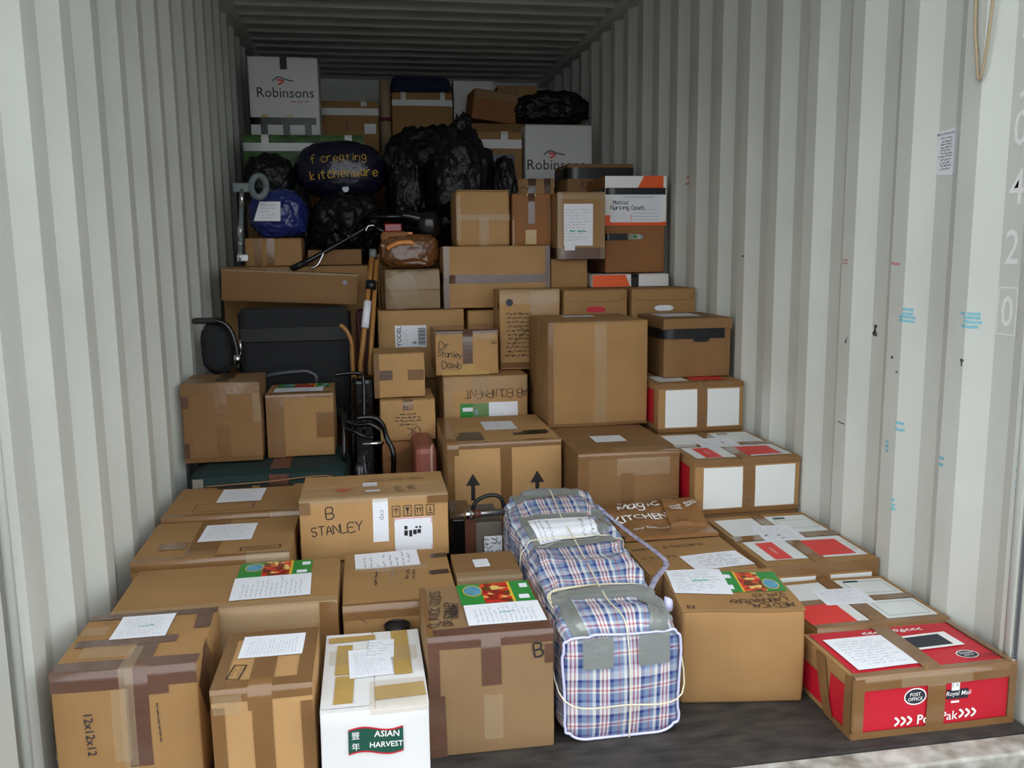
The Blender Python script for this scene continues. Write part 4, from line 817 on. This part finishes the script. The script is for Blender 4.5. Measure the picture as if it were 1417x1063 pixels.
packtext('KING', -.055, .130, .042); packtext('Magic', -.045, .065, .052, stroke=True); packtext('KITCHEN', -.062, -.02, .05); packtext('Our Delicious', -.05, -.105, .024, .004)
for x, y in ((.075, .02), (.135, .03)): packtext('ooo', x, y, .03); packtext('ooo', x, y-.018, .026)
for k in range(4): packtext('-----', .10, .09+.016*k, .022, .0)

# dark equipment case with steel tube
cs = empty('equipment_case', (1.09, 1.13, 0), label='black equipment case with grey foam side and a handwritten note, behind a small carton', cat='case')
slab('case_shell', -.085, -.06, 0, -.0, .16, .305, GLOSSBLK, cs, bv=.01); slab('foam_side', .0, -.062, 0, .095, .16, .285, mat('grey_foam', (104, 94, 84), rough=.8, var=.2), cs, bv=.006)
nt_ = mobj('paper_note', [(.030, -.0635, .155), (.092, -.0635, .155), (.092, -.0635, .235), (.030, -.0635, .235)], [(0, 1, 2, 3)], PAPER, cs); nt_['label'] = 'white handwritten note'
Vt, Ft = ribbons(scribble(.052, 5, .014, random.Random(9), .7), .0022); Vt = centre(Vt); mobj('handwriting', [(.061+x, -.0645, .197+z) for x, z in Vt], Ft, INK, nt_)
tube('carry_handle', [(.0, .02, .295), (.015, .02, .335), (.06, .02, .355), (.10, .02, .345), (.115, .02, .30)], .007, RUBBER, cs, n=10)
slab('rust_strip', -.035, -.066, .06, .0, -.058, .30, mat('rust_brown', (90, 46, 26), rough=.5, var=.5, vscale=14), cs)
tb = empty('steel_tube', (1.09, 1.055, .305), label='steel tube wrapped with silver tape lying across the black case', cat='tube')
tube('pipe', [(-.085, -.0, .014), (.098, 0, .017)], .012, STEEL, tb, n=14, smooth=0); tube('silver_tape', [(-.04, 0, .0148), (-.012, 0, .0152)], .0145, CHROME, tb, n=14, smooth=0); tube('rust_band', [(-.008, 0, .0152), (.018, 0, .0157)], .0135, MATS['rust_brown'], tb, n=14, smooth=0)

# green suitcase and what stands round it
gs = empty('suitcase', (.375, 1.88, 0), label='dark green canvas suitcase with brown leather strap under two cartons', cat='suitcase')
slab('shell', -.335, -.245, 0, .285, .245, .362, GREENFAB, gs, bv=.055)
slab('leather_strap', -.02, -.2505, .0, .055, -.244, .35, LEATHER, gs, bv=.002); slab('leather_strap', -.02, -.2, .3615, .055, .2, .3645, LEATHER, gs)
slab('grey_tab', -.305, -.2495, .16, -.265, -.244, .345, mat('grey_webbing', (138, 134, 122), rough=.8), gs, bv=.002)
Vt, Ft = font_shapes('VELCAN', .03, .004); mobj('lettering', [(-.272-z*.9+.0, -.251, .255+x) for x, z in centre(Vt)], Ft, INK, gs)
for zz in (.335, .26): tube('piping', [(-.26, -.249, zz-.02), (-.03, -.2505, zz-.012), (.15, -.2505, zz), (.22, -.249, zz-.006), (.245, -.246, zz-.04)], .003, mat('tan_piping', (150, 110, 78), rough=.6), gs, n=6)
ps = empty('suitcase', (.965, 1.78, 0), label='dusky pink suitcase edge beside the carton with black arrows', cat='suitcase')
slab('shell', -.045, -.16, 0, .045, .16, .43, PINKFAB, ps, bv=.025); tube('piping', [(.02, -.1605, .05), (.022, -.1605, .39), (.03, -.12, .428)], .006, mat('pale_piping', (190, 150, 138), rough=.5), ps, n=8, smooth=4)
lb = empty('leather_bag', tuple(pix(548, 640, 1.62)*1)[:2]+(0,), label='glossy brown leather bag beside the pink suitcase', cat='bag')
blob('bag_body', (0, 0, .15), (.085, .09, .15), LEATHER, lb, amp=.15, freq=2, seed=3, sub=4, sq=.7, flat=0.0); slab('bag_strap', -.03, -.10, .27, .02, -.03, .302, LEATHER, lb, bv=.008)
bs = empty('suitcase', (.735, 2.02, 0), label='tall black suitcase standing behind the folding walker', cat='suitcase')
slab('shell', -.055, -.03, 0, .035, .16, .66, GLOSSBLK, bs, bv=.02); slab('front_pocket', -.045, -.048, .1, .025, -.028, .5, FABRIC_BLK, bs, bv=.012)
wk = empty('folding_walker', (.68, 1.9, 0), label='glossy black tubular folding walker standing in the dark gap', cat='walker')
def wp(u, v, Y): return pix(u, v, Y)-Vector(wk.location)
tube('frame_tube', [wp(494, 579, 1.74), wp(515, 578, 1.74), wp(528, 586, 1.74), wp(535, 606, 1.74), wp(545, 640, 1.72), Vector((.12, -.16, 0))], .011, GLOSSBLK, wk, n=12)
tube('frame_tube', [wp(478, 583, 1.78), wp(496, 588, 1.76), wp(512, 587, 1.75), wp(526, 595, 1.74)], .010, GLOSSBLK, wk, n=12)
tube('frame_tube', [wp(478, 592, 1.78), wp(492, 598, 1.76), wp(503, 604, 1.75), wp(515, 606, 1.74)], .009, GLOSSBLK, wk, n=12)
tube('cross_bar', [wp(502, 615, 1.74), wp(531, 613, 1.74)], .008, CHROME, wk, n=12, smooth=0)
tube('upright', [wp(476, 570, 1.80), wp(476, 640, 1.80), Vector((-.03, -.10, 0))], .010, GLOSSBLK, wk, n=12, smooth=0)
tube('handle', [wp(463, 519, 1.95), wp(480, 517, 1.95), wp(497, 517, 1.95), wp(503, 528, 1.95), wp(504, 600, 1.9)], .008, GLOSSBLK, wk, n=12)
blob('dark_bundle', (.035, -.14, .19), (.045, .06, .19), mat('dark_wrap', (40, 38, 44), rough=.2, bump=.5, bscale=40), wk, amp=.2, freq=2, seed=5, sub=4, flat=.005)

# wheelchair
wc = empty('wheelchair', (.42, 2.3, 0), label='folded black wheelchair with chrome sleeve on its handle beneath the long carton', cat='wheelchair')
def cp(u, v, Y): return pix(u, v, Y)-Vector(wc.location)
slab('backrest', -.24, .02, .40, .25, .07, .955, FABRIC_BLK, wc, bv=.03); slab('seat', -.22, -.10, .46, .22, .02, .50, FABRIC_BLK, wc, bv=.012)
slab('backrest_band', -.235, .012, .80, .245, .022, .865, mat('black_webbing', (20, 20, 22), rough=.6), wc, bv=.003)
tube('front_tube', [cp(362, 524, 2.16), cp(380, 518, 2.16), cp(415, 514, 2.16), cp(430, 516, 2.16), cp(438, 530, 2.16), Vector((.05, -.12, .40))], .013, mat('satin_black', (46, 48, 52), rough=.3), wc, n=12)
ar = slab('armrest', *cp(266, 449, 2.18), *(cp(306, 440, 2.18)+Vector((0, .05, 0))), RUBBER, wc, bv=.008)
blob('skirt_guard', cp(300, 482, 2.20)+Vector((0, .02, 0)), (.066, .035, .115), FABRIC_BLK, wc, amp=.12, freq=2.5, seed=8, sub=4, sq=.7)
hd = tube('push_handle', [cp(298, 444, 2.16), cp(312, 449, 2.16), cp(322, 464, 2.16), cp(328, 488, 2.16), cp(330, 512, 2.16)], .012, GLOSSBLK, wc, n=12)
tube('chrome_sleeve', [cp(327.5, 491, 2.16), cp(329.5, 503, 2.16)], .0165, CHROME, hd, n=16, smooth=0); tube('brake_cable', [cp(332, 470, 2.15), cp(334, 490, 2.15)], .005, CHROME, hd, n=8, smooth=0)
for sx in (-.27, .255):
    w_ = tube('wheel', [(sx, .12+.29*math.cos(2*math.pi*k/28), .30+.29*math.sin(2*math.pi*k/28)) for k in range(29)], .014, RUBBER, wc, n=8, smooth=0); tube('hub', [(sx-.02, .12, .30), (sx+.02, .12, .30)], .03, STEEL, w_, n=12, smooth=0)
tube('frame_tube', [(-.24, .09, .30), (-.24, .09, .93)], .012, GLOSSBLK, wc, n=10, smooth=0); tube('frame_tube', [(.25, .09, .30), (.25, .09, .93)], .012, GLOSSBLK, wc, n=10, smooth=0)
cn = empty('walking_cane', tuple(pix(488, 500, 2.22))[:2]+(0,), label='wooden cane with a curved handle beside the black wheelchair', cat='cane')
def np_(u, v, Y): return pix(u, v, Y)-Vector(cn.location)
tube('shaft', [Vector((0, 0, 0)), np_(488, 500, 2.22), np_(487, 478, 2.22), np_(482, 462, 2.22), np_(475, 453, 2.22), np_(470, 450, 2.22)], .009, WOOD, cn, n=12)
mb = empty('maroon_holdall', (.72, 2.44, 0), label='dark maroon holdall edge standing beside the wheelchair', cat='bag')
slab('holdall_side', -.018, -.03, 0, .055, .10, .93, mat('maroon_canvas', (70, 26, 28), rough=.7, var=.3), mb, bv=.02); tube('seam', [(-.012, -.031, .55), (.0, -.033, .75), (-.01, -.031, .9)], .004, LEATHER, mb, n=6)
pb_ = empty('pole_bundle', tuple(pix(500, 505, 2.24))[:2]+(0,), label='bundle of wooden poles bound with black tape and white paper', cat='poles')
def bp_(u, v, Y): return pix(u, v, Y)-Vector(pb_.location)
tube('pole', [Vector((0, .0, 0)), bp_(499, 505, 2.26), bp_(515, 352, 2.42)], .012, WOOD, pb_, n=12, smooth=0); tube('pole', [Vector((.03, .03, 0)), bp_(512, 505, 2.28), bp_(521, 360, 2.42)], .011, WOOD, pb_, n=12, smooth=0)
tube('rubber_grip', [bp_(516, 346, 2.425), bp_(515.5, 356, 2.415)], .017, GREYPL, pb_, n=14, smooth=0)
tube('black_tape', [bp_(514, 389, 2.38), bp_(513, 401, 2.37)], .026, BLK, pb_, n=16, smooth=0); tube('paper_wrap', [bp_(509, 417, 2.34), bp_(505, 454, 2.30)], .018, PAPER, pb_, n=14, smooth=0)

# elbow crutch, blue bundle
ec = empty('elbow_crutch', tuple(pix(333, 362, 2.68))[:2]+(1.136,), label='grey elbow crutch with a round cuff and silver tube by the wall', cat='crutch')
def ep(u, v, Y): return pix(u, v, Y)-Vector(ec.location)
cc = ep(358, 258, 2.72)
tube('arm_cuff', [cc+Vector((.036*math.cos(2*math.pi*k/24), .02*math.sin(2*math.pi*k/24), .052*math.sin(2*math.pi*k/24))) for k in range(25)], .016, GREYPL, ec, n=10, smooth=0)
slab('bracket', *(ep(322, 266, 2.70)), *(ep(344, 253, 2.70)+Vector((0, .04, 0))), GREYPL, ec, bv=.006)
tube('upper_tube', [ep(335, 262, 2.70), ep(334, 287, 2.69)], .010, CHROME, ec, n=12, smooth=0); tube('lower_tube', [ep(334, 287, 2.69), ep(332, 362, 2.68)], .011, GREYPL, ec, n=12, smooth=0)
for v0, v1 in ((313, 327), (335, 339), (350, 361)): tube('reflective_band', [ep(332.5, v0, 2.68), ep(332.2, v1, 2.68)], .0125, mat('silver_band', (196, 196, 196), rough=.3, metal=.6), ec, n=12, smooth=0)
slab('clip', *ep(328, 362, 2.67), *(ep(343, 352, 2.67)+Vector((0, .03, 0))), MATS['silver_band'], ec, bv=.004)
bb = empty('blue_bundle', tuple(pix(386, 296, 2.96))[:2]+(1.2785,), label='shiny blue plastic bundle with a white address sheet', cat='bag')
blob('bundle', (0, 0, .118), (.145, .13, .125), BLUEBAG, bb, amp=.10, freq=2.2, seed=12, sub=5, sq=.8, crease=.12, flat=.002)
q = [pix(u, v, 2.815)-Vector(bb.location) for u, v in ((351, 306), (388, 306), (388, 279), (359, 279))]
sh = mobj('address_sheet', q, [(0, 1, 2, 3)], PAPER, bb)
Vt, Ft = ribbons(scribble(.07, 5, .016, random.Random(5), .3), .0016); cq = sum(q, Vector())/4
mobj('print', [(cq.x+x, cq.y-.0015, cq.z+z) for x, z in centre(Vt)], Ft, INKG, sh)
c = Carton('carton', 'flat tan carton just behind the long narrow one, near the bicycle handlebar', .47, 2.84, .27, .25, 1.136, 1.215, seed=133, tint='dark', seam='x')

# rubbish bags
from mathutils.bvhtree import BVHTree
def sack(label, c, rad, seed, m=PLASTIC_BLK, name='rubbish_bag', floor_z=None, knot=True, amp=.16, crease=.16, sub=5):
    r = empty(name, (c[0], c[1], floor_z), label=label, cat='bag'); z = c[2]-floor_z
    b = blob('bag_body', (0, 0, z), rad, m, r, amp=amp, freq=1.7, seed=seed, sub=sub, crease=crease, sq=.85, flat=.004)
    if knot: blob('knot', (rad[0]*.1, -rad[1]*.2, z+rad[2]*1.02), (.045, .035, .07), m, r, amp=.5, freq=2.5, seed=seed+1, sub=4, crease=.4)
    return r, b
sack('big black rubbish bag heaped above the plain tan cartons', pix(636, 258, 3.24), (.185, .22, .31), 21, floor_z=1.195)
sack('black rubbish bag slumping towards the white Robinsons carton', pix(698, 268, 3.06), (.066, .11, .19), 27, floor_z=1.195, knot=False)
sack('low black rubbish bag behind the bicycle saddle', pix(564, 266, 3.32), (.105, .16, .25), 33, floor_z=1.195, knot=False)
sack('black rubbish bag squashed below the kitchenware bag', pix(482, 314, 3.30), (.185, .16, .185), 41, floor_z=1.136, knot=False)
sack('small black rubbish bag in front of the leafy green carton', pix(374, 250, 3.44), (.14, .12, .15), 47, floor_z=1.36, knot=False)
sack('black rubbish bag wedged between the blue bundle and the kitchenware bag', pix(418, 306, 3.34), (.055, .12, .17), 49, floor_z=1.136, knot=False)
sack('black rubbish bag lying on the back tier under the roof', pix(764, 152, 4.44), (.26, .10, .115), 53, floor_z=2.061, knot=False, amp=.22)
sack('black rubbish bag at the back of the heap, before the back row', pix(592, 252, 3.72), (.27, .11, .33), 71, floor_z=1.195, knot=False)
kr, kb = sack('navy plastic bag handwritten kitchenware in yellow', pix(472, 236, 3.44), (.262, .13, .165), 61, NAVYBAG, floor_z=1.30, knot=False, amp=.04, crease=.04)
YINK = mat('yellow_pen', (206, 164, 60), rough=.5)
bm = bmesh.new(); bm.from_mesh(kb.data); tree = BVHTree.FromBMesh(bm); bm.free()
def on_bag(txt, u, v, size, ang, w, m):
    Vt, Ft = ribbons(stroke_shapes(txt, size, random.Random(3), gap=1.12)[0], w); o_ = pix(u, v, 3.3)-Vector(kr.location); a = R(ang); out = []
    for x, z in centre(Vt):
        X = o_.x+x*math.cos(a)-z*math.sin(a); Z = o_.z+x*math.sin(a)+z*math.cos(a); h = tree.ray_cast(Vector((X, -2, Z)), Vector((0, 1, 0)))
        out.append((X, (h[0].y if h[0] else -.02)-.009, Z))
    mobj('handwriting', out, Ft, m, kr)
on_bag('kitchenware', 476, 240, .048, 4, .006, YINK); on_bag('f creating', 468, 219, .045, 3, .004, YINK)
for (u, v) in ((478, 261), (480, 273)):
    p = pix(u, v, 3.3)-Vector(kr.location); h = tree.ray_cast(Vector((p.x, -2, p.z)), Vector((0, 1, 0))); yy = (h[0].y if h[0] else -.06)-.005
    mobj('round_sticker', [(p.x+.018*math.cos(2*math.pi*k/20), yy, p.z+.018*math.sin(2*math.pi*k/20)) for k in range(20)], [tuple(range(20))], PAPER, kr)

# bicycle
bk = empty('bicycle', (.75, 2.93, 1.136), label='black bicycle lying among the rubbish bags, handlebar and saddle showing', cat='bicycle')
def kp(u, v, Y): return pix(u, v, Y)-Vector(bk.location)
tube('handlebar', [kp(404, 372, 2.78), kp(425, 362, 2.78), kp(455, 345, 2.80), kp(490, 325, 2.84), kp(512, 312, 2.86)], .012, GLOSSBLK, bk, n=12)
tube('grip', [kp(403, 372.5, 2.78), kp(424, 362.5, 2.78)], .016, RUBBER, bk, n=12, smooth=0)
tube('brake_lever', [kp(448, 350, 2.78), kp(440, 366, 2.77), kp(430, 372, 2.77)], .005, CHROME, bk, n=8)
tube('brake_lever', [kp(506, 320, 2.82), kp(510, 313, 2.82), kp(518, 312, 2.82)], .005, CHROME, bk, n=8)
tube('stem', [kp(480, 330, 2.83), kp(500, 300, 2.9), kp(520, 290, 2.96)], .014, GLOSSBLK, bk, n=12)
tube('top_tube', [kp(500, 300, 2.92), kp(590, 300, 2.92)], .015, GLOSSBLK, bk, n=12, smooth=0); tube('down_tube', [kp(500, 305, 2.92), kp(560, 335, 2.92)], .016, GLOSSBLK, bk, n=12, smooth=0)
blob('saddle', kp(593, 312, 2.80), (.062, .05, .072), mat('saddle_vinyl', (24, 23, 22), rough=.22), bk, amp=.05, freq=1.5, seed=3, sub=4, sq=.9); tube('saddle_nose', [kp(588, 305, 2.80), kp(570, 300, 2.80), kp(556, 298, 2.80)], .034, MATS['saddle_vinyl'], bk, n=14, r1=.018)
tube('seat_post', [kp(590, 322, 2.84), kp(588, 332, 2.88)], .012, CHROME, bk, n=12, smooth=0)
slab('red_reflector', *kp(532, 321, 2.76), *(kp(556, 309, 2.76)+Vector((0, .02, 0))), mat('red_reflector', (150, 14, 22), rough=.2), bk, bv=.006); slab('amber_reflector', *kp(560, 325, 2.76), *(kp(571, 321, 2.76)+Vector((0, .02, 0))), mat('amber_reflector', (230, 120, 30), rough=.2), bk, bv=.003)

# tan parcel above the small MEDICAL carton
pr = empty('parcel', tuple(pix(566, 350, 2.72))[:2]+(1.1165,), label='crumpled tan parcel in shiny wrapping below the bicycle saddle', cat='parcel')
blob('parcel_body', (0, .04, .085), (.150, .10, .085), mat('wrapped_tan', (128, 82, 44), rough=.3, var=.4, vscale=14, bump=.7, bscale=30, bdist=.01, coat=.5), pr, amp=.08, freq=2.4, seed=9, sub=5, sq=.55, crease=.08, flat=.001)
tube('orange_cord', [(-.11, -.06, .10), (-.06, -.075, .125), (.0, -.07, .13), (.02, -.065, .12)], .012, mat('orange_cord', (232, 150, 80), rough=.4), pr, n=10); slab('top_wad', -.14, -.03, .13, .0, .09, .185, KR['red'], pr, bv=.02)

tub = empty('plastic_tub', (.80, .441, 0), label='black plastic tub peeping out behind the white ASIAN HARVEST carton', cat='tub')
tube('tub_wall', [(0, 0, 0), (0, 0, .218)], .029, RUBBER, tub, n=24, smooth=0, r1=.033)
tube('rim', [(.033*math.cos(2*math.pi*k/24), .033*math.sin(2*math.pi*k/24), .218) for k in range(25)], .0032, GLOSSBLK, tub, n=8, smooth=0)
# ------------------------------------------------------------------ cartons buried below, which carry the visible ones
def crate(x0, x1, y0, y1, z0, z1, lab):
    Carton('carton', lab, x0, y0, x1-x0, y1-y0, z0, z1, bulge=.001, amp=.001, tint='mid')
crate(.05, .77, 2.80, 3.52, .552, 1.133, 'large brown carton behind the wheelchair, below the blue plastic bundle'); crate(.82, 1.57, 2.92, 3.55, .602, 1.192, 'large brown carton beneath the heap of black rubbish bags')
BL_ = iter(['plain brown carton hidden beneath the B STANLEY carton', 'plain brown carton hidden behind the low red-panelled postal carton, below the white-fronted one', 'plain brown carton hidden beneath the higher white-fronted postal carton', 'plain brown carton hidden beneath the back of the biggest carton', 'plain brown carton hidden beneath the LAB EQUIPMENT carton', 'plain brown carton hidden beneath the YODEL carton', 'plain brown carton hidden beneath the wedged plain tan carton', 'plain brown carton hidden beneath the two storage cartons'])
def buried(x0, x1, y0, y1, z0, z1):
    l_ = next(BL_, None)
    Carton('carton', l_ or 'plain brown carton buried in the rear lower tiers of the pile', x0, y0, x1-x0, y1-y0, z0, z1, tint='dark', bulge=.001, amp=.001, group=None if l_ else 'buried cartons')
for q in ((.53, .98, 1.012, 1.30, 0, .2055), (1.937, 2.335, 1.2, 1.66, 0, .2205), (1.952, 2.335, 1.70, 2.2, 0, .425), (1.512, 1.90, 1.93, 2.235, 0, .447), (1.09, 1.46, 2.115, 2.47, 0, .198),
          (.85, 1.225, 2.51, 2.86, 0, .578), (1.255, 1.645, 2.53, 2.85, 0, .578), (1.69, 2.33, 2.28, 2.63, 0, .698), (1.60, 2.31, 3.05, 3.5, 0, .70), (1.60, 2.31, 3.05, 3.5, .702, 1.397),
          (1.27, 2.31, 3.86, 4.56, 0, .80), (1.27, 2.31, 3.86, 4.56, .802, 1.597), (1.50, 2.31, 4.31, 4.56, 1.60, 2.058), (.45, 1.05, 4.59, 5.4, 0, .95), (1.06, 1.68, 4.59, 5.4, 0, .95), (1.69, 2.31, 4.59, 5.4, 0, .95),
          (.45, 1.05, 4.59, 5.4, .952, 1.897), (1.06, 1.68, 4.59, 5.4, .952, 1.897), (1.69, 2.31, 4.59, 5.4, .952, 1.897), (1.79, 2.12, 5.0, 5.38, 1.90, 2.197), (.09, .78, 3.6, 3.96, 0, .75), (.09, .78, 3.6, 3.96, .752, 1.547),
          (.10, .51, 4.0, 4.42, 0, .95), (.10, .51, 4.0, 4.42, .952, 1.927), (.05, .77, 2.80, 3.52, 0, .55), (.82, 1.57, 2.92, 3.55, 0, .6), (.83, 1.12, 2.64, 2.86, .921, 1.113)):
    buried(*q)
